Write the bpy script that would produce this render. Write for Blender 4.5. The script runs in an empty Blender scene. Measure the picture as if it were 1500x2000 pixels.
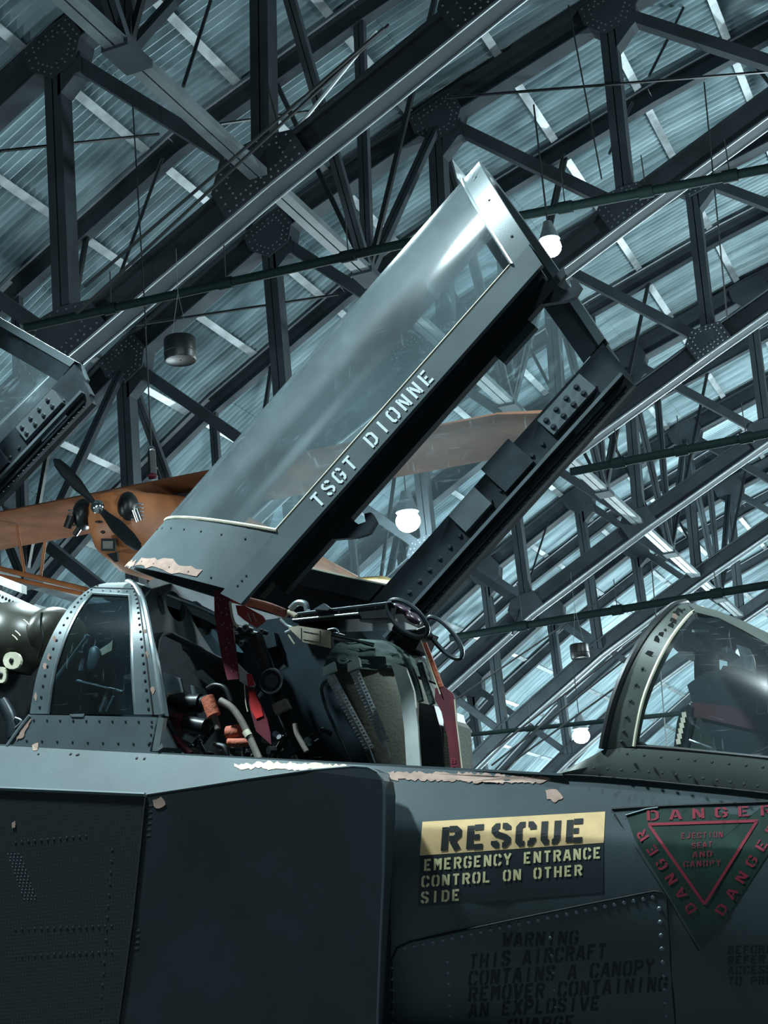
import bpy, bmesh, math, random
from math import sin, cos, pi, atan, radians, sqrt, hypot
from mathutils import Vector as V, Matrix
random.seed(7)
SC = bpy.context.scene
COL = SC.collection

# ------------------------------------------------------------------ camera
F = 3000.0                                   # focal length in pixels of the 1500x2000 frame
ROLL, PITCH, PSI = radians(4.55), atan(882/F), radians(21.9)
FW = V((-sin(PSI)*cos(PITCH), cos(PSI)*cos(PITCH), sin(PITCH)))
_r = V((cos(PSI), sin(PSI), 0)); _u = _r.cross(FW)
RI = _r*cos(ROLL) - _u*sin(ROLL); UP = _u*cos(ROLL) + _r*sin(ROLL)
def ray(x, y): return FW + RI*((x-750)/F) - UP*((y-1000)/F)
CAM = V((0, -.48, 2.46)) - ray(750, 1490)*4.2
def P(x, y, Y):                              # the point of a sight line at lateral distance Y
    d = ray(x, y); return CAM + d*((Y-CAM.y)/d.y)
def proj(p):
    d = V(p)-CAM; z = d.dot(FW); return (750+F*d.dot(RI)/z, 1000-F*d.dot(UP)/z)
cd = bpy.data.cameras.new('camera'); cam = bpy.data.objects.new('camera', cd); COL.objects.link(cam)
cd.sensor_fit = 'VERTICAL'; cd.sensor_height = 36; cd.lens = F/2000*36; cd.clip_end = 400; cd.clip_start = .05
M3 = Matrix((RI, UP, -FW)).transposed().to_4x4(); M3.translation = CAM; cam.matrix_world = M3
SC.camera = cam

# ------------------------------------------------------------------ light
SC.view_settings.view_transform = 'Standard'; SC.view_settings.look = 'None'
SC.view_settings.gamma = 1; SC.view_settings.use_curve_mapping = False
SC.view_settings.exposure = 0.0
wd = bpy.data.worlds.new('world'); SC.world = wd; wd.use_nodes = True
wd.node_tree.nodes['Background'].inputs[0].default_value = (.30, .47, .55, 1)
wd.node_tree.nodes['Background'].inputs[1].default_value = .055
def lamp_light(name, loc, power, size=.3, col=(.76, .96, 1.0), kind='POINT', aim=None):
    l = bpy.data.lights.new(name, kind); l.energy = power; l.color = col
    if kind == 'AREA': l.shape = 'DISK'; l.size = size
    else: l.shadow_soft_size = size
    o = bpy.data.objects.new(name, l); COL.objects.link(o); o.location = loc
    if aim: o.rotation_euler = (V(aim)-V(loc)).to_track_quat('-Z', 'Y').to_euler()
    return o
# unseen area lights added over and in front of the jet to light it
lamp_light('added_hangar_light', (-2.4, -2.4, 8.2), 950, .45, kind='AREA', aim=(-.2, 0, 2.6))
lamp_light('added_hangar_light', (3.0, -1.0, 8.6), 560, .45, kind='AREA', aim=(0, 0, 2.6))
lamp_light('added_hangar_light', (-3.0, 4.5, 8.5), 560, .45, kind='AREA', aim=(-.2, 0, 3.2))
# lights without fixtures, added along the hangar for general brightness
for x, y, z, e in ((-13, 5, 4.5, 900), (-6, 3, 5.5, 420), (5, 12, 9, 1700), (3, 24, 8.5, 4600), (-9, 17, 5.0, 900), (-1, 38, 7.5, 5600),
                   (-14, 34, 4.0, 3600), (-9, 50, 6, 5000), (7, 40, 9, 4600), (-20, 22, 4.0, 1100), (-4, 66, 8, 5000), (-16, 62, 4, 3600)):
    lamp_light('added_hangar_light', (x, y, z), e, .35)

# ------------------------------------------------------------------ materials
MATS = {}
def mat(name, col, rough=.6, metal=0.0, noise=0.0, scale=8.0, bump=0.0, bscale=60.0, emit=None, spec=.5, col2=None):
    m = bpy.data.materials.new(name); m.use_nodes = True; nt = m.node_tree; b = nt.nodes['Principled BSDF']
    b.inputs['Base Color'].default_value = (*col, 1); b.inputs['Roughness'].default_value = rough
    b.inputs['Metallic'].default_value = metal; b.inputs['Specular IOR Level'].default_value = spec
    tc = nt.nodes.new('ShaderNodeTexCoord')
    if noise or col2:
        n = nt.nodes.new('ShaderNodeTexNoise'); n.inputs['Scale'].default_value = scale; n.inputs['Detail'].default_value = 6
        nt.links.new(tc.outputs['Object'], n.inputs['Vector'])
        r = nt.nodes.new('ShaderNodeValToRGB')
        c2 = col2 or tuple(c*(1+noise) for c in col); c1 = col if col2 else tuple(c*(1-noise) for c in col)
        r.color_ramp.elements[0].position = .33; r.color_ramp.elements[1].position = .68
        r.color_ramp.elements[0].color = (*c1, 1); r.color_ramp.elements[1].color = (*c2, 1)
        nt.links.new(n.outputs['Fac'], r.inputs['Fac']); nt.links.new(r.outputs['Color'], b.inputs['Base Color'])
    if bump:
        n2 = nt.nodes.new('ShaderNodeTexNoise'); n2.inputs['Scale'].default_value = bscale; n2.inputs['Detail'].default_value = 4
        nt.links.new(tc.outputs['Object'], n2.inputs['Vector'])
        bp = nt.nodes.new('ShaderNodeBump'); bp.inputs['Strength'].default_value = bump; bp.inputs['Distance'].default_value = .01
        nt.links.new(n2.outputs['Fac'], bp.inputs['Height']); nt.links.new(bp.outputs['Normal'], b.inputs['Normal'])
    if emit:
        b.inputs['Emission Color'].default_value = (*emit[0], 1); b.inputs['Emission Strength'].default_value = emit[1]
    MATS[name] = m; return m
mat('steel', (.036, .046, .053), .72, .0, .22, 1.5, spec=.2)
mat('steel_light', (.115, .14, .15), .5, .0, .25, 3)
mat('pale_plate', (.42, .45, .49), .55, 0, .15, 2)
mat('purlin', (.36, .40, .42), .45, .3, .25, 4)
mat('deck', (.25, .345, .385), .5, .15, .30, .35)
mat('pipe', (.004, .014, .014), .7, spec=.2)
mat('wire', (.012, .016, .018), .6)
mat('white_rod', (.60, .66, .68), .4)
mat('concrete', (.10, .11, .115), .8, 0, .2, 1)
mat('wall', (.05, .065, .075), .8, 0, .2, .5)
mat('skin', (.048, .072, .081), .58, .1, .16, 5, .04, 220)
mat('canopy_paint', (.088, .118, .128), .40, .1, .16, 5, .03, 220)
mat('skin_olive', (.058, .074, .066), .48, .1, .18, 6, .04, 220)
mat('skin_dark', (.012, .020, .025), .5, .05, .2, 6, .04, 220)
mat('seam', (.006, .009, .011), .8)
mat('rivet', (.030, .042, .048), .35, .5)
mat('rivet_bright', (.13, .17, .19), .45, .3)
mat('bare_metal', (.42, .50, .52), .28, .8, .25, 12)
mat('primer', (.40, .27, .22), .7, 0, .22, 30)
mat('primer_pale', (.62, .52, .42), .7, 0, .15, 30)
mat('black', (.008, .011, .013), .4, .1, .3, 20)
mat('frame_dark', (.016, .024, .029), .38, .3, .35, 14)
mat('navy', (.010, .022, .030), .45, .1, .3, 10)
mat('inner_grey', (.050, .066, .074), .5, .2, .25, 9)
mat('sign_yellow', (.74, .52, .26), .6, 0, .10, 25)
mat('sign_dark', (.014, .024, .030), .55, 0, .15, 8)
mat('letter_yellow', (.80, .72, .40), .6)
mat('letter_black', (.010, .014, .016), .6)
mat('letter_faint', (.0075, .011, .0125), .7)
mat('letter_white', (.60, .70, .72), .6)
mat('decal_green', (.007, .030, .022), .5, 0, .25, 20)
mat('decal_red', (.24, .014, .036), .6)
mat('olive', (.085, .090, .066), .7, 0, .2, 10, .15, 120)
mat('olive_shell', (.030, .032, .024), .35, 0, .25, 6)
mat('canvas', (.42, .36, .27), .85, 0, .2, 25, .2, 200)
mat('webbing', (.46, .49, .50), .85, 0, .2, 80, .3, 260)
mat('fabric_green', (.055, .085, .078), .9, 0, .3, 18, .5, 70)
mat('pack_edge', (.56, .62, .60), .45, 0, .2, 10)
mat('red', (.105, .006, .018), .7, 0, .35, 12)
mat('bright_red', (.62, .020, .022), .6, 0, .3, 12)
mat('flap_red', (.30, .055, .045), .8, 0, .25, 14)
mat('orange', (.46, .12, .065), .75, 0, .3, 14, .3, 90)
mat('yellow_plane', (.36, .13, .048), .5, 0, .22, 2.5)
mat('plane_fabric', (.20, .080, .040), .85, 0, .22, 2.5, spec=.1)
mat('yellow_edge', (.72, .50, .12), .5)
mat('exhaust_grey', (.10, .10, .09), .5, .1, .3, 4)
mat('chrome', (.75, .80, .82), .15, 1.0)
mat('cream', (.62, .60, .46), .6, 0, .2, 20)
mat('maroon', (.040, .008, .016), .75, 0, .3, 10)
mat('lamp_glass', (1, 1, 1), .3, emit=((.90, .98, 1.0), 60))
mat('hose', (.17, .155, .135), .6, 0, .2, 30)
mat('purple', (.045, .022, .038), .35, 0, .4, 30)
def deck_mat():                                # sheet metal with stains running down the corrugations
    nt = MATS['deck'].node_tree; b = nt.nodes['Principled BSDF']
    n = [q for q in nt.nodes if q.type == 'TEX_NOISE'][0]; r = [q for q in nt.nodes if q.type == 'VALTORGB'][0]
    tc = [q for q in nt.nodes if q.type == 'TEX_COORD'][0]; mp = nt.nodes.new('ShaderNodeMapping'); mp.inputs['Scale'].default_value = (.5, 4.0, .5)
    nt.links.new(tc.outputs['Object'], mp.inputs[0]); nt.links.new(mp.outputs[0], n.inputs['Vector']); n.inputs['Scale'].default_value = .8
    r.color_ramp.elements[0].color = (.105, .165, .185, 1); r.color_ramp.elements[1].color = (.33, .44, .48, 1)
deck_mat()
def ramp_mat():
    m = mat('perforated', (.028, .040, .046), .5); nt = m.node_tree; b = nt.nodes['Principled BSDF']
    tc = nt.nodes.new('ShaderNodeTexCoord'); vo = nt.nodes.new('ShaderNodeTexVoronoi'); vo.inputs['Scale'].default_value = 95
    vo.inputs['Randomness'].default_value = .12
    r = nt.nodes.new('ShaderNodeValToRGB'); r.color_ramp.elements[0].position = .26; r.color_ramp.elements[1].position = .34
    r.color_ramp.elements[0].color = (.007, .010, .012, 1); r.color_ramp.elements[1].color = (.016, .024, .028, 1)
    mp = nt.nodes.new('ShaderNodeMapping'); mp.inputs['Scale'].default_value = (1, .02, 1)
    nt.links.new(tc.outputs['Object'], mp.inputs[0]); nt.links.new(mp.outputs[0], vo.inputs['Vector'])
    nt.links.new(vo.outputs['Distance'], r.inputs[0]); nt.links.new(r.outputs[0], b.inputs['Base Color'])
ramp_mat()
def glass_mat(name, tint, haze, scratch, scale=(3, 30, 3)):
    m = bpy.data.materials.new(name); m.use_nodes = True; nt = m.node_tree; N = nt.nodes; L = nt.links
    for n in list(N): N.remove(n)
    out = N.new('ShaderNodeOutputMaterial'); tr = N.new('ShaderNodeBsdfTransparent'); tr.inputs[0].default_value = (*tint, 1)
    gl = N.new('ShaderNodeBsdfGlossy'); gl.inputs['Roughness'].default_value = .10
    fr = N.new('ShaderNodeFresnel'); fr.inputs['IOR'].default_value = 1.49
    m1 = N.new('ShaderNodeMixShader'); L.new(fr.outputs[0], m1.inputs[0]); L.new(tr.outputs[0], m1.inputs[1]); L.new(gl.outputs[0], m1.inputs[2])
    df = N.new('ShaderNodeBsdfDiffuse'); df.inputs[0].default_value = (.62, .80, .86, 1)
    tl = N.new('ShaderNodeBsdfTranslucent'); tl.inputs[0].default_value = (.62, .80, .86, 1)
    ad = N.new('ShaderNodeMixShader'); ad.inputs[0].default_value = .5; L.new(df.outputs[0], ad.inputs[1]); L.new(tl.outputs[0], ad.inputs[2])
    tc = N.new('ShaderNodeTexCoord')
    vals = []
    for k, (rot, sc) in enumerate((((0, .6, .3), (5, 60, 5)), ((0, -.5, 1.1), (4, 4, 70)), ((.4, .9, -.4), (50, 4, 6)))):
        mp = N.new('ShaderNodeMapping'); mp.inputs['Rotation'].default_value = rot; mp.inputs['Scale'].default_value = sc
        L.new(tc.outputs['Object'], mp.inputs[0])
        no = N.new('ShaderNodeTexNoise'); no.inputs['Scale'].default_value = 2.2; no.inputs['Detail'].default_value = 3
        L.new(mp.outputs[0], no.inputs['Vector'])
        cr = N.new('ShaderNodeValToRGB'); cr.color_ramp.elements[0].position = .66; cr.color_ramp.elements[1].position = .76
        L.new(no.outputs['Fac'], cr.inputs[0]); vals.append(cr.outputs[0])
    a1 = N.new('ShaderNodeMath'); a1.operation = 'ADD'; L.new(vals[0], a1.inputs[0]); L.new(vals[1], a1.inputs[1])
    a2 = N.new('ShaderNodeMath'); a2.operation = 'ADD'; L.new(a1.outputs[0], a2.inputs[0]); L.new(vals[2], a2.inputs[1])
    sm = N.new('ShaderNodeTexNoise'); sm.inputs['Scale'].default_value = 3; L.new(tc.outputs['Object'], sm.inputs['Vector'])
    s1 = N.new('ShaderNodeMath'); s1.operation = 'MULTIPLY_ADD'; s1.inputs[1].default_value = scratch; L.new(a2.outputs[0], s1.inputs[0])
    s2 = N.new('ShaderNodeMath'); s2.operation = 'MULTIPLY'; s2.inputs[1].default_value = haze*2; L.new(sm.outputs['Fac'], s2.inputs[0])
    L.new(s2.outputs[0], s1.inputs[2])
    m2 = N.new('ShaderNodeMixShader'); L.new(s1.outputs[0], m2.inputs[0]); L.new(m1.outputs[0], m2.inputs[1]); L.new(ad.outputs[0], m2.inputs[2])
    L.new(m2.outputs[0], out.inputs[0]); MATS[name] = m
glass_mat('canopy_glass', (.95, .985, .995), .038, .14)
glass_mat('window_glass', (.40, .58, .66), .015, .08)
glass_mat('arch_glass', (.22, .36, .42), .012, .07)

# ------------------------------------------------------------------ mesh helpers
class MB:
    def __init__(s): s.v = []; s.f = []; s.smooth = False
    def add(s, vs, fs):
        o = len(s.v); s.v += [V(p) for p in vs]; s.f += [tuple(i+o for i in f) for f in fs]; return s
    def box(s, c, ax, ay, az):                 # centre and three half-axis vectors
        c, ax, ay, az = V(c), V(ax), V(ay), V(az)
        vs = [c+ax*i+ay*j+az*k for i in (-1, 1) for j in (-1, 1) for k in (-1, 1)]
        return s.add(vs, [(0, 1, 3, 2), (4, 6, 7, 5), (0, 4, 5, 1), (2, 3, 7, 6), (0, 2, 6, 4), (1, 5, 7, 3)])
    def bar(s, a, b, w, h, side=(0, 1, 0), off=(0, 0, 0)):   # w along side, h across it
        a, b = V(a)+V(off), V(b)+V(off); d = b-a; L = d.length; d.normalize(); sd = V(side); sd = (sd-d*sd.dot(d))
        if sd.length < 1e-6: sd = d.orthogonal()
        sd.normalize(); up = d.cross(sd)
        return s.box((a+b)/2, d*L/2, sd*w/2, up*h/2)
    def ibeam(s, a, b, w, h, t=.02, side=(0, 1, 0)):          # flanges w wide along side, web h deep
        a, b = V(a), V(b); d = (b-a).normalized(); sd = V(side); sd = (sd-d*sd.dot(d)).normalized(); up = d.cross(sd)
        s.bar(a, b, t*2.2, h-2*t, sd); s.bar(a, b, w, t, sd, up*(h-t)/2); s.bar(a, b, w, t, sd, -up*(h-t)/2); return s
    def twin(s, a, b, w, h, gap=.03, side=(0, 1, 0)):         # two flats side by side
        a, b = V(a), V(b); d = (b-a).normalized(); sd = V(side); sd = (sd-d*sd.dot(d)).normalized(); up = d.cross(sd)
        e = (w-gap)/2; s.bar(a, b, h, e, sd, up*(gap+e)/2); s.bar(a, b, h, e, sd, -up*(gap+e)/2); return s
    def tube(s, pts, r, n=10, cap=True):
        pts = [V(p) for p in pts]; rs = r if isinstance(r, (list, tuple)) else [r]*len(pts)
        o = len(s.v); pr = None
        for i, p in enumerate(pts):
            t = (pts[min(i+1, len(pts)-1)]-pts[max(i-1, 0)]).normalized()
            if pr is None: pr = t.orthogonal().normalized()
            pr = (pr-t*pr.dot(t)).normalized(); q = t.cross(pr)
            s.v += [p+(pr*cos(2*pi*k/n)+q*sin(2*pi*k/n))*rs[i] for k in range(n)]
        for i in range(len(pts)-1):
            for k in range(n):
                a = o+i*n+k; b = o+i*n+(k+1) % n; s.f.append((a, b, b+n, a+n))
        if cap: s.f.append(tuple(o+k for k in range(n))[::-1]); s.f.append(tuple(o+(len(pts)-1)*n+k for k in range(n)))
        s.smooth = True; return s
    def loop(s, pts, r, n=8): 
        pts = [V(p) for p in pts]; m = len(pts); o = len(s.v); pr = None
        for i, p in enumerate(pts):
            t = (pts[(i+1) % m]-pts[i-1]).normalized()
            if pr is None: pr = t.orthogonal().normalized()
            pr = (pr-t*pr.dot(t)).normalized(); q = t.cross(pr)
            s.v += [p+(pr*cos(2*pi*k/n)+q*sin(2*pi*k/n))*r for k in range(n)]
        for i in range(m):
            for k in range(n):
                a = o+i*n+k; b = o+i*n+(k+1) % n; c = o+((i+1) % m)*n+(k+1) % n; d = o+((i+1) % m)*n+k; s.f.append((a, b, c, d))
        s.smooth = True; return s
    def grid(s, rows, closed=False):
        o = len(s.v); n = len(rows[0])
        for r in rows: s.v += [V(p) for p in r]
        for i in range(len(rows)-1):
            for k in range(n if closed else n-1):
                a = o+i*n+k; b = o+i*n+(k+1) % n; s.f.append((a, b, b+n, a+n))
        return s
    def prism(s, poly, ext):                   # polygon pushed along ext
        poly = [V(p) for p in poly]; n = len(poly); e = V(ext)
        s.add(poly+[p+e for p in poly], [tuple(range(n)), tuple(range(2*n-1, n-1, -1))]+[(i, i+n, (i+1) % n+n, (i+1) % n) for i in range(n)]); return s
    def disc(s, c, nrm, r, h=.003, n=8):       # low rivet head
        c, nrm = V(c), V(nrm).normalized(); a = nrm.orthogonal().normalized(); b = nrm.cross(a); o = len(s.v)
        s.v += [c+(a*cos(2*pi*k/n)+b*sin(2*pi*k/n))*r for k in range(n)]+[c+nrm*h+(a*cos(2*pi*k/n)+b*sin(2*pi*k/n))*r*.6 for k in range(n)]
        s.f += [(o+k, o+(k+1) % n, o+n+(k+1) % n, o+n+k) for k in range(n)]+[tuple(o+n+k for k in range(n))]; return s
    def ell(s, c, ax, ay, az, nu=16, nv=10):
        c, ax, ay, az = V(c), V(ax), V(ay), V(az)
        rows = [[c+az*cos(pi*i/nv)+(ax*cos(2*pi*k/nu)+ay*sin(2*pi*k/nu))*sin(pi*i/nv) for k in range(nu)] for i in range(nv+1)]
        s.grid(rows, True); s.smooth = True; return s
    def build(s, name, m, parent=None, smooth=None, **kw):
        me = bpy.data.meshes.new(name); me.from_pydata([tuple(p) for p in s.v], [], s.f)
        bm = bmesh.new(); bm.from_mesh(me); bmesh.ops.remove_doubles(bm, verts=bm.verts, dist=1e-5)
        bmesh.ops.recalc_face_normals(bm, faces=bm.faces); bm.to_mesh(me); bm.free()
        me.materials.append(MATS[m])
        if s.smooth if smooth is None else smooth:
            for p in me.polygons: p.use_smooth = True
            try: me.set_sharp_from_angle(angle=radians(40))
            except Exception: pass
        o = bpy.data.objects.new(name, me); COL.objects.link(o)
        if parent: o.parent = parent
        for k, val in kw.items(): o[k] = val
        return o
def thing(name, label, cat, group=None, loc=(0, 0, 0)):
    o = bpy.data.objects.new(name, None); COL.objects.link(o); o['label'] = label; o['category'] = cat; o.empty_display_size = .1
    if group: o['group'] = group
    return o
def part(name, parent, **kw):
    o = bpy.data.objects.new(name, None); COL.objects.link(o); o.parent = parent; o.empty_display_size = .05
    for k, v in kw.items(): o[k] = v
    return o
def tag(o, label, cat, group=None):
    o['label'] = label; o['category'] = cat
    if group: o['group'] = group
    return o
def holed(outer, holes, ext):                  # plate with holes: flat points, pushed along ext
    bm = bmesh.new(); es = []
    for lp in [outer]+holes:
        vs = [bm.verts.new(V(p)) for p in lp]
        es += [bm.edges.new((vs[i], vs[(i+1) % len(vs)])) for i in range(len(vs))]
    bmesh.ops.triangle_fill(bm, use_beauty=True, use_dissolve=False, edges=es)
    g = bmesh.ops.extrude_face_region(bm, geom=list(bm.faces))
    bmesh.ops.translate(bm, vec=V(ext), verts=[e for e in g['geom'] if isinstance(e, bmesh.types.BMVert)])
    m = MB(); bm.verts.index_update()
    m.add([v.co.copy() for v in bm.verts], [tuple(v.index for v in f.verts) for f in bm.faces]); bm.free(); return m
def smoothline(pts, n=6):                      # Catmull-Rom through the points
    pts = [V(p) for p in pts]; out = []
    for i in range(len(pts)-1):
        p0, p1, p2, p3 = pts[max(i-1, 0)], pts[i], pts[i+1], pts[min(i+2, len(pts)-1)]
        for k in range(n):
            t = k/n; out.append(.5*((2*p1)+(p2-p0)*t+(2*p0-5*p1+4*p2-p3)*t*t+(3*p1-p0-3*p2+p3)*t**3))
    return out+[pts[-1]]
def seen(*pts, m=260, low=1560):
    q = [proj(p) for p in pts if (V(p)-CAM).dot(FW) > .5]
    if not q: return False
    xs = [a[0] for a in q]; ys = [a[1] for a in q]
    return max(xs) > -m and min(xs) < 1500+m and max(ys) > -m and min(ys) < low
ORD = ['nearest', 'second nearest', 'third nearest', 'fourth nearest', 'fifth nearest', 'sixth nearest', 'seventh nearest', 'eighth nearest', 'ninth nearest', 'tenth nearest']

# ================================================================== THE HANGAR
cx, cz = CAM.x, CAM.z
TOP = [(-26.0, -1.5), (-23.4, 3.2), (-20.4, 6.6), (-17.35, 9.1), (-14.2, 11.2), (-11.05, 12.95), (-7.65, 14.3), (-4.4, 15.4), (-1.1, 16.3), (2.2, 17.0), (5.6, 17.4)]
BOT = [(-24.0, -2.5), (-21.6, .6), (-19.2, 2.6), (-17.0, 4.1), (-14.1, 6.25), (-10.95, 8.3), (-7.85, 9.95), (-4.5, 11.6), (-1.3, 13.1), (2.0, 14.3), (5.3, 15.2)]
TOP = [(x+cx, z+cz) for x, z in TOP]; BOT = [(x+cx, z+cz) for x, z in BOT]
BAY = 6.7; Y1 = CAM.y+16.3; NT = 7; ND = 13
TY = [Y1+BAY*(k-1) for k in range(ND)]         # T0 .. T9
def top(j, Y, dz=0): return V((TOP[j][0], Y, TOP[j][1]+dz))
def bot(j, Y): return V((BOT[j][0], Y, BOT[j][1]))
NJ = len(TOP)
MB().box((0, 38, -.05), (60, 0, 0), (0, 58, 0), (0, 0, .05)).build('floor', 'concrete', kind='structure')
MB().box((-5, 86, 9), (40, 0, 0), (0, .1, 0), (0, 0, 13)).build('wall_back', 'wall', kind='structure')
ceil = bpy.data.objects.new('ceiling', None); COL.objects.link(ceil); ceil['kind'] = 'structure'; ceil['label'] = 'corrugated sheet metal hangar roof on pale purlins'
PITCHW, AMP = .16, .052
def sheet(j, Y0, Y1_, t0, t1):
    a, b = top(j, 0, .46), top(j+1, 0, .46); n = V((-(b.z-a.z), 0, b.x-a.x)).normalized()
    p0, p1 = a.lerp(b, t0), a.lerp(b, t1); m = MB(); k = int((Y1_-Y0)/PITCHW*8); r0, r1 = [], []
    for i in range(k+1):
        y = Y0+(Y1_-Y0)*i/k; h = AMP*sin(2*pi*(y/PITCHW)); off = n*h+V((0, y, 0)); r0.append(p0+off); r1.append(p1+off)
    m.grid([r0, r1]); m.smooth = True
    return m
for k in range(ND-1):
    for hb in (0, 1):
        Ya, Yb = TY[k]+hb*BAY/2, TY[k]+(hb+1)*BAY/2
        for j in range(NJ-1):
            if seen(top(j, Ya), top(j+1, Ya), top(j, Yb), top(j+1, Yb), m=120):
                o = sheet(j, Ya, Yb+.03, 0, 1).build('roof_sheet', 'deck', ceil)
                o.location = V((0, 0, .012*((j+hb) % 2)))
# pale purlins running away under the sheets
arc = []
for j in range(NJ-1):
    a, b = V((TOP[j][0], 0, TOP[j][1])), V((TOP[j+1][0], 0, TOP[j+1][1])); arc.append((a, b, (b-a).length))
tot = sum(a[2] for a in arc); s = .75
def on_arc(s):
    for a, b, L in arc:
        if s <= L: return a.lerp(b, s/L), V((-(b.z-a.z), 0, b.x-a.x)).normalized()
        s -= L
while s < tot:
    p, n = on_arc(s); s += 1.83
    for k in range(ND-1):
        for hb in (0, 1):
            a = p+n*.36+V((0, TY[k]+hb*BAY/2+.16, 0)); b = p+n*.36+V((0, TY[k]+(hb+1)*BAY/2-.16, 0))
            if seen(a, b, m=60):
                MB().bar(a, b, .085, .12, (1, 0, .45)).bar(a, b, .15, .015, (1, 0, .45), n*-.06).build('purlin', 'purlin', ceil)
# rafters at mid bay, dark with a wider top plate, lamplight from below put into its pale colour
for k in range(ND-1):
    Y = TY[k]+BAY/2
    for j in range(NJ-1):
        a, b = top(j, Y, .1), top(j+1, Y, .1)
        if seen(a, b):
            r = MB().ibeam(a, b, .20, .34).build('rafter', 'steel', ceil)
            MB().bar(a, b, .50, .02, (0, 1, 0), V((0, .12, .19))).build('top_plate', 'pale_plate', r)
# riveted arched trusses, each in its own upright plane across the hangar
def gusset(poly, Y, parent, rivets):
    g = MB().prism([V((x, Y-.19, z)) for x, z in poly], (0, .38, 0)).build('gusset_plate', 'steel', parent)
    if rivets:
        m = MB(); cxx = sum(p[0] for p in poly)/len(poly); czz = sum(p[1] for p in poly)/len(poly)
        for i in range(len(poly)):
            p, q = poly[i], poly[(i+1) % len(poly)]; L = hypot(q[0]-p[0], q[1]-p[1]); nn = max(2, int(L/.13))
            for t in range(nn):
                for inset in (.86, .62):
                    x = p[0]+(q[0]-p[0])*t/nn; z = p[1]+(q[1]-p[1])*t/nn
                    m.disc((cxx+(x-cxx)*inset, Y-.19, czz+(z-czz)*inset), (0, -1, 0), .02, .012, 6)
        m.build('rivets', 'steel_light', g, kind='stuff')
for k in range(NT):
    Y = TY[k]; t = None
    def T_():
        global t
        return t
    members = []
    for j in range(NJ):
        if j < NJ-1:
            if seen(top(j, Y), top(j+1, Y)): members.append(('t', j))
            if seen(bot(j, Y), bot(j+1, Y)): members.append(('b', j))
            if seen(top(j, Y), bot(j+1, Y)): members.append(('d', j))
        if seen(top(j, Y), bot(j, Y)): members.append(('p', j))
    if not members: continue
    t = thing('roof_truss', '%s arched steel roof truss with riveted gussets, posts and diagonals' % ORD[k].capitalize(), 'roof truss', 'arched roof trusses')
    for c, j in members:
        if c == 't':
            MB().ibeam(top(j, Y), top(j+1, Y), .36, .46, .03).build('top_chord', 'steel', t)
            MB().bar(top(j, Y), top(j+1, Y), .62, .02, (0, 1, 0), V((0, .1, .25))).build('top_plate', 'steel', t)
        if c == 'b':
            o = MB().ibeam(bot(j, Y), bot(j+1, Y), .36, .44, .03).build('bottom_chord', 'steel', t)
            a, b = bot(j, Y), bot(j+1, Y); d = (b-a).normalized(); n = V((d.z, 0, -d.x))
            for sgn in (-1, 1):
                MB().bar(a, b, .022, .03, (0, 1, 0), n*.228+V((0, sgn*.17, 0))).build('flange_edge', 'purlin', o)
        if c == 'p': MB().twin(top(j, Y, -.1), bot(j, Y), .27, .28, .022).build('post', 'steel', t)
        if c == 'd':
            a, b = top(j, Y), bot(j+1, Y); d = (b-a)
            MB().bar(a+d*.04, b-d*.04, .24, .20).build('diagonal', 'steel', t)
            q = a+d*.05; MB().prism([a+V((.1, -.14, -.2)), a+V((.1, -.14, -.85)), q+V((.25, -.14, -.42)), a+d*.16+V((0, -.14, -.1)), a+d*.12+V((.1, -.14, .12))], (0, .28, 0)).build('haunch', 'steel', t)
    for j in range(1, NJ-1):
        if seen(top(j, Y), m=80):
            x, z = TOP[j]; dx, dz = (TOP[j+1][0]-TOP[j-1][0]), (TOP[j+1][1]-TOP[j-1][1]); L = hypot(dx, dz); ux, uz = dx/L, dz/L
            f = lambda a, b: (x+ux*a-uz*b, z+uz*a+ux*b)
            gusset([f(-.42, .2), f(.45, .2), f(.5, -.2), f(.25, -.5), f(-.22, -.5), f(-.45, -.15)], Y, t, 0 < k < 4)
        if k < 5 and seen(bot(j, Y), m=80):
            x, z = BOT[j]; dx, dz = (BOT[j+1][0]-BOT[j-1][0]), (BOT[j+1][1]-BOT[j-1][1]); L = hypot(dx, dz); ux, uz = dx/L, dz/L
            f = lambda a, b: (x+ux*a-uz*b, z+uz*a+ux*b)
            q = .85 if k == 1 else .52
            gusset([f(-.8*q, -.21), f(.8*q, -.21), f(.8*q, .22), f(.3*q, .44*q+.1), f(-.35*q, .6*q+.1), f(-.8*q, .24)], Y, t, 0 < k < 4)
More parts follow.
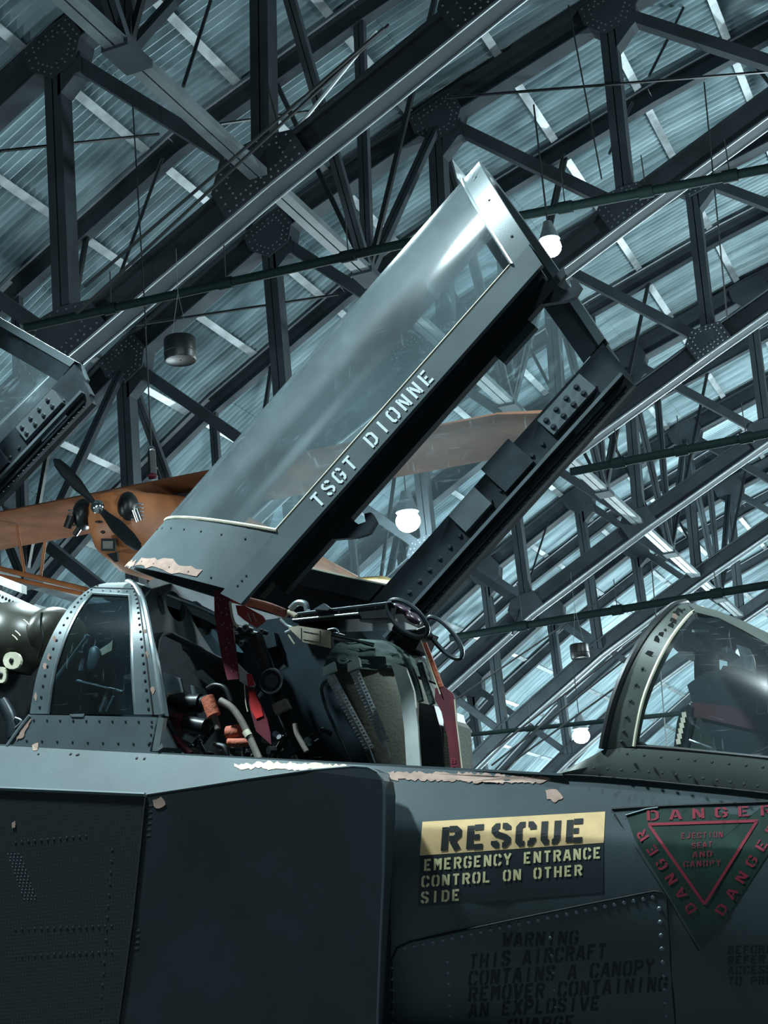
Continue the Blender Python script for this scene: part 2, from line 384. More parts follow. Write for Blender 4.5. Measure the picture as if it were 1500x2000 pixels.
# girders running away at the lower nodes, with struts fanning up from mid bay
for j in (4, 6, 8):
    t = None
    for k in range(NT-1 if j == 6 else 4):
        a, b = bot(j, TY[k]+.2), bot(j, TY[k+1]-.2); m_ = (a+b)/2
        if not seen(a, b, top(j, TY[k]), m=200): continue
        if t is None:
            t = thing('roof_girder', 'double-angle girder with lamplight painted in, running away between trusses, %s from the left eave' % {4: 'first', 6: 'second', 8: 'third'}[j], 'girder', 'lengthwise roof girders')
        MB().twin(a, b, .26, .10, .025, (0, 0, 1)).bar(a, b, .2, .02, (1, 0, 0), (0, 0, .05)).build('bottom_chord', 'steel_light', t)  # lamp glow from below put into the lighter steel colour
        for p in (top(j, TY[k]+.15, -.3), top(j, TY[k+1]-.15, -.3)):
            MB().twin(m_, p, .17, .10, .022, (0, 1, 0)).build('strut', 'steel', t)
        MB().twin(m_, top(j, m_.y, 0), .17, .12, .022, (0, 1, 0)).build('strut', 'steel', t)
        MB().bar(m_, top(j+1 if j+1 < NJ else j, m_.y, 0).lerp(top(j, m_.y), .55), .07, .07).build('brace', 'black', t)
        MB().bar(m_, top(j-1, m_.y, 0).lerp(top(j, m_.y), .55), .07, .07).build('brace', 'black', t)
        MB().box(m_+V((0, 0, -.04)), (.17, 0, 0), (0, .26, 0), (0, 0, .05)).build('node_plate', 'steel', t)
# thin tie rods in the roof plane
rods = [((0, 295), 1, (310, 262), 1.45), ((430, 242), 1.55, (640, 212), 1.9), ((870, 191), 2, (1500, 140), 2.5), ((265, 635), 2, (660, 575), 2.45),
        ((317, 310), 1.5, (215, 590), 1.3), ((412, 0), 1.2, (358, 168), 1.0), ((1100, 300), 2.5, (1060, 480), 2.4), ((1235, 200), 2.6, (1190, 300), 2.45),
        ((1335, 15), 2.6, (1268, 148), 2.45), ((1000, 1240), 4.6, (1070, 1020), 4.9)]
for i, ((x0, y0), k0, (x1, y1), k1) in enumerate(rods):
    a, b = P(x0, y0, Y1+5.6*(k0-1)-.6), P(x1, y1, Y1+5.6*(k1-1)-.6)
    tag(MB().tube([a, b], .026, 6).build('tie_rod', 'black'), ['slim dark tie rod crossing the far upper left roof bay', 'slim dark tie rod between two posts left of the pale girder', 'long slim tie rod running right from the upper centre truss node',
        'slim tie rod just under the long dark pipe at left', 'slanting dark rod below the upper left rafter', 'short steep dark rod at the top left of the roof', 'steep dark rod above the bright floodlight', 'short steep rod under the top right rafter',
        'thin steep sway rod at the top right', 'dark ribbed rod right of the raised canopy rail'][i], 'rod', 'roof tie rods')
tag(MB().tube([P(735, 60, 12.5), P(560, 275, 12.2)], .025, 6).build('bracing_rod', 'white_rod'), 'thin white rod slanting above the riveted chord near the top', 'rod')
# cables: slanting pairs and plumb lines
cab = [((165, 560), (750, 55), 9.4, 'upper black cable of the pair crossing the upper left roof'), ((150, 612), (760, 48), 9.5, 'lower black cable of the pair crossing the upper left roof'),
       ((950, 1475), (1310, 1195), 24, 'first slanting bright-edged cable beside the windshield'), ((960, 1495), (1320, 1210), 24.4, 'second slanting cable beside the windshield'), ((985, 1500), (1330, 1250), 25, 'third slanting cable beside the windshield'),
       ((870, 1380), (1190, 1160), 25, 'slanting cable crossing the lower right truss bays')]
for a, b, Y, lab in cab:
    tag(MB().tube([P(*a, Y), P(*b, Y)], .02, 6).build('cable', 'wire'), lab, 'cable', 'roof cables')
for a, b, Y, lab in (((258, 185), (285, 640), 11.5, 'thin plumb wire dropping past the second left post'), ((1272, 1098), (1303, 1470), 31.5, 'thin plumb wire passing behind the windshield glass'),
                     ((1110, 10), (1175, 350), 12, 'thin wire hanging beside the upper right post'), ((1375, 160), (1420, 620), 13, 'thin wire hanging at the far right of the roof')):
    tag(MB().tube([P(*a, Y), P(*b, Y)], .010 if Y < 20 else .016, 5).build('wire', 'wire'), lab, 'wire', 'hanging wires')
# sprinkler pipes across the hangar
for a, b, Y, r, lab in (((50, 640), (880, 456), 10.6, .055, 'dark green sprinkler pipe crossing behind the tilted canopy at upper left'), ((985, 428), (1560, 318), 12.6, .06, 'dark green pipe running right from beside the bright floodlight'),
                        ((1115, 922), (1560, 835), 15.5, .06, 'dark green pipe crossing the trusses right of the raised canopy'), ((880, 1246), (1560, 1132), 19, .065, 'dark pipe passing just above the windshield'),
                        ((900, 1437), (1560, 1370), 27, .05, 'lowest thin pipe level with the distant lamp')):
    t = thing('sprinkler_pipe', lab, 'pipe', 'sprinkler pipes'); A, B = P(*a, Y), P(*b, Y)
    MB().tube([A, B], r, 10).build('pipe', 'pipe', t)
    for q in (.22, .5, .78): 
        c = A.lerp(B, q); d = (B-A).normalized(); MB().tube([c-d*.09, c+d*.09], r*1.3, 10).build('coupling', 'pipe', t); MB().tube([c, c+V((0, 0, .5))], .008, 5).build('hanger', 'wire', t)
# high-bay lamps
for x, y, Y, R_, e, lab in ((1075, 483, 11.0, .125, 220, 'brilliant floodlight at the front tip of the raised canopy'), (797, 1018, 24.0, .255, 500, 'brilliant floodlight seen through the scratched canopy glass'), (1135, 1437, 30, .20, 900, 'distant glowing lamp left of the windshield')):
    c = P(x, y, Y); t = thing('high_bay_lamp', lab, 'lamp', 'high bay lamps')
    MB().ell(c, (R_, 0, 0), (0, R_, 0), (0, 0, R_*.9)).build('bulb', 'lamp_glass', t)
    m = MB(); rows = []
    for zz, rr in ((.75, .95), (1.1, .85), (1.6, .65), (2.2, .45), (2.5, .4)):
        rows.append([c+V((cos(q*pi/8)*rr*R_, sin(q*pi/8)*rr*R_, zz*R_)) for q in range(16)])
    m.grid(rows, True); m.f.append(tuple(range(64, 80))); m.smooth = True; m.build('housing', 'steel_light', t)
    MB().tube([c+V((0, 0, 2.5*R_)), c+V((0, 0, 2.5*R_+1.5))], .012, 6).build('stem', 'wire', t)
    lamp_light('lamp_light', c+V((0, 0, -R_*1.3)), e, R_).parent = t
# hanging loudspeakers
for x, y, Y, r, lab in ((352, 683, 9.5, .18, 'round black pendant loudspeaker hung by wires under the upper pipe'), (1132, 1272, 17.5, .14, 'small round black pendant loudspeaker left of the windshield')):
    c = P(x, y, Y); t = thing('pendant_speaker', lab, 'loudspeaker', 'pendant loudspeakers'); h = r*.75
    rows = [[c+V((cos(q*pi/12)*rr, sin(q*pi/12)*rr, zz)) for q in range(24)] for rr, zz in ((.01, -h*.93), (r*.86, -h*.93), (r*.95, -h), (r, -h*.85), (r, h*.85), (r*.94, h), (.01, h))]
    m = MB().grid(rows, True); m.smooth = True; m.build('body', 'black', t)
    MB().loop([c+V((cos(q*pi/12)*r, sin(q*pi/12)*r, -h*.3)) for q in range(24)], .006, 6).build('band', 'wire', t)
    for sx in (-1, 1): MB().tube([c+V((sx*r*.6, 0, h)), c+V((0, 0, h+.55))], .003, 5).build('hanger_wire', 'steel_light', t)
    MB().tube([c+V((0, 0, h+.55)), c+V((0, 0, h+1.1))], .003, 5).build('drop_wire', 'steel_light', t)

# ================================================================== THE YELLOW PROPELLER AEROPLANE
ap = thing('propeller_plane', 'orange-yellow high wing propeller plane hung from the roof behind the jet', 'aeroplane')
A, B = P(-400, 1080, 12.2), P(1108, 782, 11.2)
ch = V((.0, 1.62, .02))
def wing(A, B, n=14):
    rows = []
    for i in range(n+1):
        t = i/n; p = A.lerp(B, t); c = 1.0 if t < .95 else max(.25, sqrt(max(0, 1-((t-.95)/.055)**2)))
        off = ch*(1-c)*.5; r = []
        for q in range(18):
            a = 2*pi*q/18; xx = .5-.5*cos(a); th = .075*(sin(a))*(1.25-xx)+(.05*(1-(2*xx-1)**2))
            r.append(p+off+ch*c*xx+V((0, 0, th)))
        rows.append(r)
    m = MB().grid(rows, True); m.f.append(tuple(range(18))); m.f.append(tuple(range(n*18, n*18+18))); m.smooth = True; return m
wing(A, B).build('wing', 'plane_fabric', ap)
nose = P(192, 990, 10.6); tail = P(700, 1152, 17.2); ax = (tail-nose).normalized()
sx = V((1, 0, 0)); sx = (sx-ax*sx.dot(ax)).normalized(); sz = sx.cross(ax); sz = sz if sz.z > 0 else -sz
rows = []
for t, w, h, dz in ((.10, .10, .12, -.0), (.13, .26, .26, -.06), (.30, .34, .40, -.12), (.75, .40, .50, -.18), (1.3, .42, .55, -.14), (2.2, .42, .58, -.05), (3.4, .34, .48, 0), (5.0, .2, .3, .05), (6.6, .05, .12, .1)):
    c = nose+ax*t+sz*dz; rows.append([c+sx*w*(abs(cos(q*pi/10))**.7)*(1 if cos(q*pi/10) > 0 else -1)+sz*h*(abs(sin(q*pi/10))**.7)*(1 if sin(q*pi/10) > 0 else -1) for q in range(20)])
m = MB().grid(rows, True); m.f.append(tuple(range(20))); m.smooth = True; fus = m.build('fuselage', 'yellow_plane', ap)
# windscreen and cowl openings
m = MB().grid([[nose+ax*1.5+sz*.40+sx*q for q in (-.36, 0, .36)], [nose+ax*2.0+sz*.78+sx*q for q in (-.34, 0, .34)]]); m.build('windscreen', 'exhaust_grey', ap)
for (x, y, w_, h_) in ((195, 1020, 18, 7), (203, 1040, 11, 8)):
    c = P(x, y, 10.62); MB().ell(c+V((0, -.02, 0)), RI*w_*.0026, UP*h_*.0026, FW*.05).build('cowl_opening', 'black', ap)
c = P(212, 1064, 10.7); MB().box(c, RI*.085, UP*.075, FW*.03).build('air_intake', 'seam', ap)
MB().box(c-FW*.02, RI*.06, UP*.045, FW*.03).build('intake_grille', 'exhaust_grey', ap)
MB().prism([P(208, 1082, 10.72), P(228, 1078, 10.72), P(231, 1097, 10.72), P(224, 1098, 10.72)], FW*.12).build('exhaust_outlet', 'black', ap)
for x, y, sgn in ((163, 1005, -1), (250, 992, 1)):
    t = part('cylinder_bank', ap); c = P(x, y, 10.85)
    MB().ell(c, RI*.13, UP*.20, FW*.22).build('baffle', 'black', t)
    for q in range(5): MB().loop([c+RI*(.06*sgn)+UP*(.05-.045*q)+(RI*cos(a*pi/8)+FW*sin(a*pi/8))*.12 for a in range(16)], .011, 6).build('cooling_fin', 'chrome' if sgn > 0 else 'exhaust_grey', t)
    MB().tube([c+RI*.11*sgn-UP*.02-FW*.18, c+RI*.16*sgn-UP*.16-FW*.18], .05, 10).build('rocker_cover', 'chrome' if sgn > 0 else 'black', t)
    MB().tube([c-UP*.12-FW*.1, c-UP*.24+RI*.1*sgn], .035, 8).build('exhaust_stub', 'black', t)
pr = part('propeller', ap); hub = P(191, 990, 10.45)
MB().ell(hub, RI*.085, UP*.085, FW*.12).build('spinner', 'chrome', pr)
tip = [P(106, 897, 10.45), P(275, 1074, 10.45)]
for tp in tip:
    d = (tp-hub); dn = d.normalized(); sd = dn.cross(FW).normalized(); rows = []
    for t, w, tw in ((.06, .045, .9), (.2, .06, .8), (.45, .092, .55), (.75, .085, .4), (.93, .06, .3), (1, .015, .3)):
        c = hub+d*t; s1 = sd*cos(tw)+FW*sin(tw); s2 = s1.cross(dn); rows.append([c+s1*w*cos(q*pi/5)+s2*.018*sin(q*pi/5) for q in range(10)])
    m = MB().grid(rows, True); m.f.append(tuple(range(50, 60))); m.smooth = True; m.build('blade', 'black', pr)
for a, b, Ya, Yb, r in (((-60, 1096), (170, 1152), 12.8, 12.2, .035), ((-60, 1112), (160, 1160), 13.0, 12.3, .03), ((33, 1026), (48, 1118), 12.4, 12.5, .022), ((88, 1058), (79, 1128), 12.4, 12.5, .022)):
    MB().tube([P(*a, Ya), P(*b, Yb)], r, 8).build('wing_strut', 'yellow_plane', ap)
# tailplane
c0 = P(600, 1140, 17.0); c1 = P(752, 1128, 17.0); pts = []
for q in range(13): 
    a = -pi/2+pi*q/12; pts.append(c1+V((-.12, 0, 0))+V((.12*cos(a), .30*sin(a)+.25, .0)))
pts += [c0+V((0, .55, 0)), c0+V((0, -.05, 0))]
tp_ = MB().prism(pts, (0, 0, .035)).build('tailplane', 'yellow_plane', ap)
MB().loop(pts, .022, 6).build('tailplane_edge', 'yellow_edge', tp_)
t = thing('hanging_cable', 'steel cable with black turnbuckle holding the orange plane wing', 'cable')
MB().tube([P(283, 620, 12.0), P(296, 880, 12.2)], .01, 6).build('cable', 'wire', t)
MB().tube([P(296, 880, 12.2), P(299, 936, 12.3)], .055, 8).build('turnbuckle', 'black', t)
MB().ell(P(296, 878, 12.2), (.05, 0, 0), (0, .05, 0), (0, 0, .05), 8, 6).build('shackle', 'chrome', t)
MB().ell(P(298, 930, 12.25), (.07, 0, 0), (0, .07, 0), (0, 0, .04), 8, 6).build('clamp', 'red', t)

# ================================================================== THE JET
jet = thing('fighter_jet', 'weathered grey-green two seat jet fighter with raised cockpit canopies', 'aircraft')
SA, SB = P(0, 1455, -.48), P(1090, 1512, -.48)
def zsill(X): return SA.z+(SB.z-SA.z)*(X-SA.x)/(SB.x-SA.x)
def yskin(X, Z):
    t = max(0, zsill(X)-Z)
    s_ = max(0, min(1, (.25-X)/.6)); ln = .035+.045*s_*s_*(3-2*s_)
    fwd_ = max(0, X-1.4)
    return .055*fwd_**2-.48-ln*min(t, .16)/.16+(.62*(t-.16)**2 if t > .16 else 0)+max(0, X-.3)*.06
def skin(x, y, off=0):
    Y = -.5
    for _ in range(10): p = P(x, y, Y-off); Y = yskin(p.x, p.z)
    p = P(x, y, Y-off); return p
def skin_n(x, y):
    a, b, c = skin(x, y), skin(x+6, y), skin(x, y+6); n = (b-a).cross(c-a).normalized(); return n if n.y < 0 else -n
def rivet_line(pts, n, r, m, fn=skin, off=.001, nrm=None):
    tot = [0]
    for i in range(len(pts)-1): tot.append(tot[-1]+hypot(pts[i+1][0]-pts[i][0], pts[i+1][1]-pts[i][1]))
    for k in range(n):
        s = tot[-1]*k/max(1, n-1)
        for i in range(len(pts)-1):
            if s <= tot[i+1]+1e-6:
                t = (s-tot[i])/max(1e-6, tot[i+1]-tot[i]); x = pts[i][0]+(pts[i+1][0]-pts[i][0])*t; y = pts[i][1]+(pts[i+1][1]-pts[i][1])*t
                m.disc(fn(x, y), nrm or skin_n(x, y), r, .002, 7); break
# side skin
rows = []
for i in range(58):
    X = -2.3+i*5.8/57; z0 = zsill(X); r = []
    for k in range(71):
        z = z0-1.25*k/70; r.append((X, yskin(X, z), z))
    rows.append(r+[(X, .0, z0-1.35)])
m = MB().grid(rows); m.smooth = True; m.build('side_skin', 'skin', jet)
rows2 = [[(p[0], -p[1], p[2]) for p in r] for r in rows]
m = MB().grid(rows2); m.smooth = True; m.build('far_side_skin', 'skin', jet)
m = MB().grid([[V((r[0][0], r[0][1]*cos(pi*q/12), r[0][2]+.20*sin(pi*q/12)*max(0, min(1, (r[0][0]-.75)/.35)))) for q in range(13)] for r in rows if r[0][0] > .78]); m.smooth = True; m.build('nose_deck', 'skin_olive', jet)
r = rows[-1]; m = MB(); m.add([V(p) for p in r[::6]]+[V((p[0], -p[1], p[2])) for p in r[::6]][::-1], [tuple(range(2*len(r[::6])))]); m.build('nose_bulkhead', 'skin', jet)
# sill rail along the cockpit opening
for sg in (1, -1):
    a, b = P(-60, 1452, -.475), P(1100, 1513, -.475); a.y *= sg; b.y *= sg
    MB().bar(a, b, .012, .006, (0, 1, 0)).build('sill_rail', 'canopy_paint' if sg == 1 else 'inner_grey', jet)
MB().grid([[(X, y, zsill(X)-.75) for y in (-.44, .44)] for X in (-2.3, 1.6)]).build('cockpit_floor', 'black', jet)
# fairing under the windshield, rising ahead of the front cockpit
fr = [(1085, 1513), (1110, 1500), (1150, 1480), (1188, 1459), (1260, 1463), (1340, 1469), (1420, 1476), (1500, 1483), (1600, 1493)]
lo = [(1085, 1514), (1110, 1514), (1150, 1516), (1190, 1519), (1260, 1525), (1340, 1533), (1420, 1541), (1500, 1550), (1600, 1563)]
Yt = [-.475, -.47, -.465, -.46, -.455, -.45, -.445, -.44, -.43]
rows = [[skin(*lo[i], .004), skin(*lo[i], .004).lerp(P(*fr[i], Yt[i]), .5)+V((0, -.006, 0)), P(*fr[i], Yt[i]), P(*fr[i], Yt[i])+V((0, .05, .004))] for i in range(len(fr))]
m = MB().grid(rows); m.smooth = True; wf = m.build('windshield_fairing', 'skin_olive', jet)
m = MB(); fn = lambda x, y: P(x, y, -.475)
rivet_line([(1160, 1500), (1300, 1510), (1480, 1535)], 13, .0045, m, fn, nrm=V((0, -1, .3))); rivet_line([(1225, 1472), (1490, 1498)], 9, .0045, m, fn, nrm=V((0, -1, .3)))
m.build('rivets', 'seam', wf, kind='stuff')
MB().tube([skin(x, y, .006) for x, y in lo], .003, 6).build('fairing_seam', 'seam', jet)

# intake splitter plate, standing off the fuselage, and the perforated ramp behind it
def plate_pt(x, y): return P(x, y, -.615+.10*max(0, (y-1540)/460))
out = [(287, 1552), (380, 1538), (480, 1522), (600, 1505), (690, 1497), (718, 1499), (736, 1508), (747, 1524), (751, 1550), (749, 1700), (742, 1850), (734, 2060), (226, 2060), (240, 1960), (262, 1800), (278, 1650)]
sp = MB().prism([plate_pt(*p) for p in out], (0, .075, 0)).build('splitter_plate', 'skin_dark', jet)
MB().tube([plate_pt(*p)+V((0, .002, 0)) for p in out[:10]+[(742, 1850), (734, 2060)]], .0035, 6).build('edge_strip', 'skin', sp)
rp = MB().prism([plate_pt(*p) for p in ((-200, 1532), (0, 1540), (283, 1552), (274, 1650), (258, 1800), (236, 1960), (222, 2060), (-200, 2060))], (0, .085, 0)).build('intake_ramp', 'perforated', jet)
MB().tube([plate_pt(*p)+V((0, .0, .0)) for p in ((-200, 1532), (0, 1540), (283, 1552))], .006, 6).build('edge_strip', 'skin', rp)
MB().grid([[plate_pt(x, 1533 if x < 0 else y)+V((0, .004, 0)), skin(x, y-3, -.01)+V((0, 0, .0))] for x, y in ((-200, 1532), (0, 1539), (283, 1551))]).build('top_closure', 'skin', rp)
m = MB()
for pts, n in (((((285, 1556), (262, 1800), (224, 2050)), 1),)): pass
MB().tube([plate_pt(*p)+V((0, -.001, 0)) for p in ((285, 1556), (276, 1650), (260, 1800), (238, 1960), (224, 2060))], .0035, 6).build('hinge_gap', 'seam', sp)
for y0, n, x0 in ((1572, 6, 293), (1816, 4, 268)):
    for q in range(n):
        c = plate_pt(x0-q*.9, y0+q*11.6)+V((0, .0028, 0)); MB().box(c, (.009, 0, 0), (0, .003, 0), (0, 0, .0042)).build('drain_slot', 'seam', sp)
m = MB()
for y0, y1, n in ((1645, 1632, 12), (1815, 1808, 16), (1868, 1858, 16)):
    for q in range(n): m.disc(plate_pt(30+q*12.5, y0+(y1-y0)*q/n), (0, -1, 0), .0042, .0007, 6)
for q in range(16): m.disc(plate_pt(219-q*1.6, 1660+q*22), (0, -1, 0), .0042, .0007, 6)
m.build('rivets', 'rivet', rp, kind='stuff')
m = MB()
for q in range(60):
    r_ = q//4; m.disc(plate_pt(15+(q % 4)*7+r_*2.3+(r_ % 2)*3, 1668+r_*6.3), (0, -1, 0), .0022, .0003, 5)
m.build('worn_perforations', 'rivet_bright', rp, kind='stuff')

# chipped paint
def chip(pts, parent, mt, fn, jit=5, seed=1, name='paint_chip', ext=-.0004):
    rnd = random.Random(seed); q = []
    for i in range(len(pts)):
        a, b = pts[i], pts[(i+1) % len(pts)]; L = hypot(b[0]-a[0], b[1]-a[1]); n = max(1, int(L/5))
        for k in range(n): q.append((a[0]+(b[0]-a[0])*k/n+rnd.uniform(-jit, jit)*.5, a[1]+(b[1]-a[1])*k/n+rnd.uniform(-jit, jit)*.5))
    return MB().prism([fn(*p) for p in q], (0, ext, 0)).build(name, mt, parent)
sk = lambda x, y: skin(x, y, .0010)
chip([(455, 1494), (520, 1488), (600, 1490), (690, 1496), (720, 1500), (660, 1503), (560, 1504), (500, 1500), (470, 1503)], jet, 'primer_pale', sk, 6, 2)
chip([(758, 1508), (900, 1509), (1030, 1517), (1078, 1519), (1060, 1530), (960, 1529), (860, 1524), (765, 1523)], jet, 'primer', sk, 6, 3)
chip([(1066, 1545), (1083, 1540), (1101, 1556), (1085, 1567), (1068, 1560)], jet, 'primer', sk, 4, 4)
chip([(298, 1562), (316, 1556), (324, 1572), (312, 1580), (300, 1575)], sp, 'primer', lambda x, y: plate_pt(x, y)+V((0, -.0012, 0)), 3, 5)
chip([(62, 1454), (76, 1450), (74, 1464), (64, 1466)], jet, 'primer', sk, 3, 6)
chip([(24, 1608), (30, 1604), (31, 1616), (25, 1618)], rp, 'primer', lambda x, y: plate_pt(x, y)+V((0, -.0012, 0)), 2, 7)


# forward access panel: seam and fasteners
sl = [(762, 2060), (766, 1950), (765, 1875), (775, 1852), (800, 1840), (1000, 1797), (1150, 1766), (1278, 1741), (1294, 1743), (1302, 1756), (1308, 1850), (1316, 1960), (1325, 2060)]
MB().tube([skin(x, y, .0005) for x, y in sl], .0028, 6).build('panel_seam', 'seam', jet)
m = MB(); rivet_line([(790, 1852), (1000, 1807), (1150, 1776), (1275, 1752)], 27, .0062, m); rivet_line([(1288, 1775), (1296, 1900), (1302, 2010)], 10, .0062, m)
rivet_line([(874, 1878), (880, 1985)], 6, .0062, m); rivet_line([(1075, 1832), (1088, 2000)], 6, .0055, m); rivet_line([(764, 1890), (767, 2000)], 6, .0055, m)
m.build('fasteners', 'rivet_bright', jet, kind='stuff')
MB().tube([skin(x, y, .0005) for x, y in ((751, 1720), (745, 1900), (738, 2060))], .004, 6).build('plate_seam', 'seam', jet)
m = MB(); rivet_line([(75, 1473), (150, 1475)], 2, .004, m); rivet_line([(138, 1473), (153, 1474)], 2, .005, m); rivet_line([(267, 1481), (282, 1482)], 2, .005, m)
m.build('sill_rivets', 'seam', jet, kind='stuff')

# ------------------------------------------------------------------ stencil lettering
G = {
'A': [[(.4, 0), (1.7, 5.8)], [(2.3, 5.8), (3.6, 0)], [(1.5, 1.8), (2.5, 1.8)]], 'B': [[(.6, 0), (.6, 6)], [(1.4, 5.5), (2.6, 5.5), (3.3, 4.8), (3.3, 3.9), (2.6, 3.2), (1.4, 3.2)], [(2.6, 3), (3.4, 2.2), (3.4, 1.2), (2.6, .5), (1.4, .5)]],
'C': [[(1.8, 5.5), (1, 5.5), (.5, 4.8), (.5, 1.2), (1, .5), (1.8, .5)], [(2.4, 5.5), (3, 5.5), (3.5, 4.8), (3.5, 4.1)], [(2.4, .5), (3, .5), (3.5, 1.2), (3.5, 1.9)]],
'D': [[(.6, 0), (.6, 6)], [(1.4, 5.5), (2.5, 5.5), (3.4, 4.6), (3.4, 1.4), (2.5, .5), (1.4, .5)]], 'E': [[(.7, 0), (.7, 6)], [(1.5, 5.5), (3.5, 5.5)], [(1.5, 3), (2.7, 3)], [(1.5, .5), (3.5, .5)]],
'F': [[(.7, 0), (.7, 6)], [(1.5, 5.5), (3.5, 5.5)], [(1.5, 3), (2.8, 3)]], 'G': [[(1.8, 5.5), (1, 5.5), (.5, 4.8), (.5, 1.2), (1, .5), (1.8, .5)], [(2.4, 5.5), (3, 5.5), (3.5, 4.8), (3.5, 4.2)], [(2.4, .5), (3, .5), (3.5, 1.2), (3.5, 2.7), (2.3, 2.7)]],
'H': [[(.6, 0), (.6, 6)], [(3.4, 0), (3.4, 6)], [(1.4, 3), (2.6, 3)]], 'I': [[(2, 0), (2, 6)]], 'J': [[(3.2, 6), (3.2, 1.2), (2.6, .5), (1.4, .5), (.8, 1.2), (.8, 2)]],
'L': [[(.7, 0), (.7, 6)], [(1.5, .5), (3.5, .5)]], 'M': [[(.5, 0), (.5, 6)], [(1.1, 5.6), (2, 2.6), (2.9, 5.6)], [(3.5, 6), (3.5, 0)]], 'N': [[(.6, 0), (.6, 6)], [(1.2, 5.4), (2.8, .6)], [(3.4, 0), (3.4, 6)]],
'O': [[(1.7, 5.5), (1, 5.5), (.5, 4.7), (.5, 1.3), (1, .5), (1.7, .5)], [(2.3, 5.5), (3, 5.5), (3.5, 4.7), (3.5, 1.3), (3, .5), (2.3, .5)]],
'P': [[(.6, 0), (.6, 6)], [(1.4, 5.5), (2.7, 5.5), (3.4, 4.8), (3.4, 3.5), (2.7, 2.8), (1.4, 2.8)]], 'R': [[(.6, 0), (.6, 6)], [(1.4, 5.5), (2.7, 5.5), (3.4, 4.8), (3.4, 3.7), (2.7, 3), (1.5, 3)], [(2.3, 2.4), (3.5, 0)]],
'S': [[(3.4, 4.4), (3.4, 4.9), (2.8, 5.5), (2.2, 5.5)], [(1.7, 5.5), (1.1, 5.5), (.6, 4.9), (.6, 4.1), (1.1, 3.4), (2.8, 2.6), (3.4, 2), (3.4, 1.1), (2.8, .5), (2.3, .5)], [(1.7, .5), (1.2, .5), (.6, 1.1), (.6, 1.7)]],
'T': [[(2, 0), (2, 5)], [(.4, 5.5), (3.6, 5.5)]], 'U': [[(.6, 6), (.6, 1.3), (1.1, .5), (1.7, .5)], [(3.4, 6), (3.4, 1.3), (2.9, .5), (2.3, .5)]], 'V': [[(.4, 6), (1.8, 0)], [(3.6, 6), (2.2, 0)]],
'W': [[(.4, 6), (1.1, .3)], [(1.5, .6), (2, 3.4), (2.5, .6)], [(2.9, .3), (3.6, 6)]], 'X': [[(.4, 0), (3.6, 6)], [(.4, 6), (3.6, 0)]], 'Y': [[(.4, 6), (1.9, 3)], [(3.6, 6), (2.1, 3)], [(2, 2.6), (2, 0)]]}
def stroke(m, pts, th, fn, step=.8):
    q = []
    for a, b in zip(pts, pts[1:]):
        n = max(1, int(hypot(b[0]-a[0], b[1]-a[1])/step+.5)); q += [(a[0]+(b[0]-a[0])*k/n, a[1]+(b[1]-a[1])*k/n) for k in range(n)]
    pts = q+[pts[-1]]; L, R_ = [], []
    for i, p in enumerate(pts):
        a = pts[max(i-1, 0)]; b = pts[min(i+1, len(pts)-1)]; dx, dy = b[0]-a[0], b[1]-a[1]; d = hypot(dx, dy) or 1
        k = 1.0
        if 0 < i < len(pts)-1:
            d1 = (p[0]-a[0], p[1]-a[1]); d2 = (b[0]-p[0], b[1]-p[1]); c = (d1[0]*d2[0]+d1[1]*d2[1])/((hypot(*d1)*hypot(*d2)) or 1); k = min(1.5, 1/max(.5, sqrt((1+c)/2)))
        nx, ny = -dy/d*th/2*k, dx/d*th/2*k; L.append(fn(p[0]+nx, p[1]+ny)); R_.append(fn(p[0]-nx, p[1]-ny))
    o = len(m.v); n = len(pts); m.v += L+R_
    m.f += [(o+i, o+i+1, o+n+i+1, o+n+i) for i in range(n-1)]
class Words(list):
    def build(s, *a, **k): return [m.build(*a, **k) for m in s]
def text(s, mp, x0, x1, y0, y1, th=1.05, adv=5.0):   # mp maps layout units to the surface; text fills x0..x1, y0..y1; one mesh a word
    ms = Words([MB()]); n = len(s); sx = (x1-x0)/(n*adv-(adv-4)); sy = (y1-y0)/6
    for i, ch_ in enumerate(s):
        if ch_ == ' ': ms.append(MB()); continue
        for st in G.get(ch_, []): stroke(ms[-1], st, th, lambda a, b: mp(x0+(i*adv+a)*sx, y0+b*sy))
    return ms
def bil(c, fn, off):                           # c: pixel corners bl, br, tl, tr -> surface
    def f(u, v):
        x = (c[0][0]*(1-u)+c[1][0]*u)*(1-v)+(c[2][0]*(1-u)+c[3][0]*u)*v; y = (c[0][1]*(1-u)+c[1][1]*u)*(1-v)+(c[2][1]*(1-u)+c[3][1]*u)*v
        return fn(x, y, off)
    return f
def patch(mp, mt, name, parent, nu=32, nv=14, u0=0, u1=1, v0=0, v1=1):
    return MB().grid([[mp(u0+(u1-u0)*i/nu, v0+(v1-v0)*k/nv) for k in range(nv+1)] for i in range(nu+1)]).build(name, mt, parent, True)
rs = part('rescue_placard', jet, label='yellow and black rescue placard with stencilled lettering')
yc = [(820, 1671), (1179, 1646), (825, 1605), (1182, 1585)]
patch(bil(yc, skin, .0009), 'sign_yellow', 'yellow_field', rs)
dc = [(816, 1771), (1178, 1743), (820, 1672), (1179, 1647)]
patch(bil(dc, skin, .0008), 'sign_dark', 'dark_field', rs)
text('RESCUE', bil(yc, skin, .0019), .115, .895, .09, .80, 1.45, 5.3).build('rescue_lettering', 'letter_black', rs)
text('EMERGENCY ENTRANCE', bil(dc, skin, .0019), .025, .985, .70, .93, 1.2, 5.3).build('first_line_lettering', 'letter_yellow', rs)
text('CONTROL ON OTHER', bil(dc, skin, .0019), .015, .885, .38, .60, 1.2, 5.3).build('second_line_lettering', 'letter_yellow', rs)
text('SIDE', bil(dc, skin, .0019), .015, .225, .06, .29, 1.2, 5.3).build('third_line_lettering', 'letter_yellow', rs)
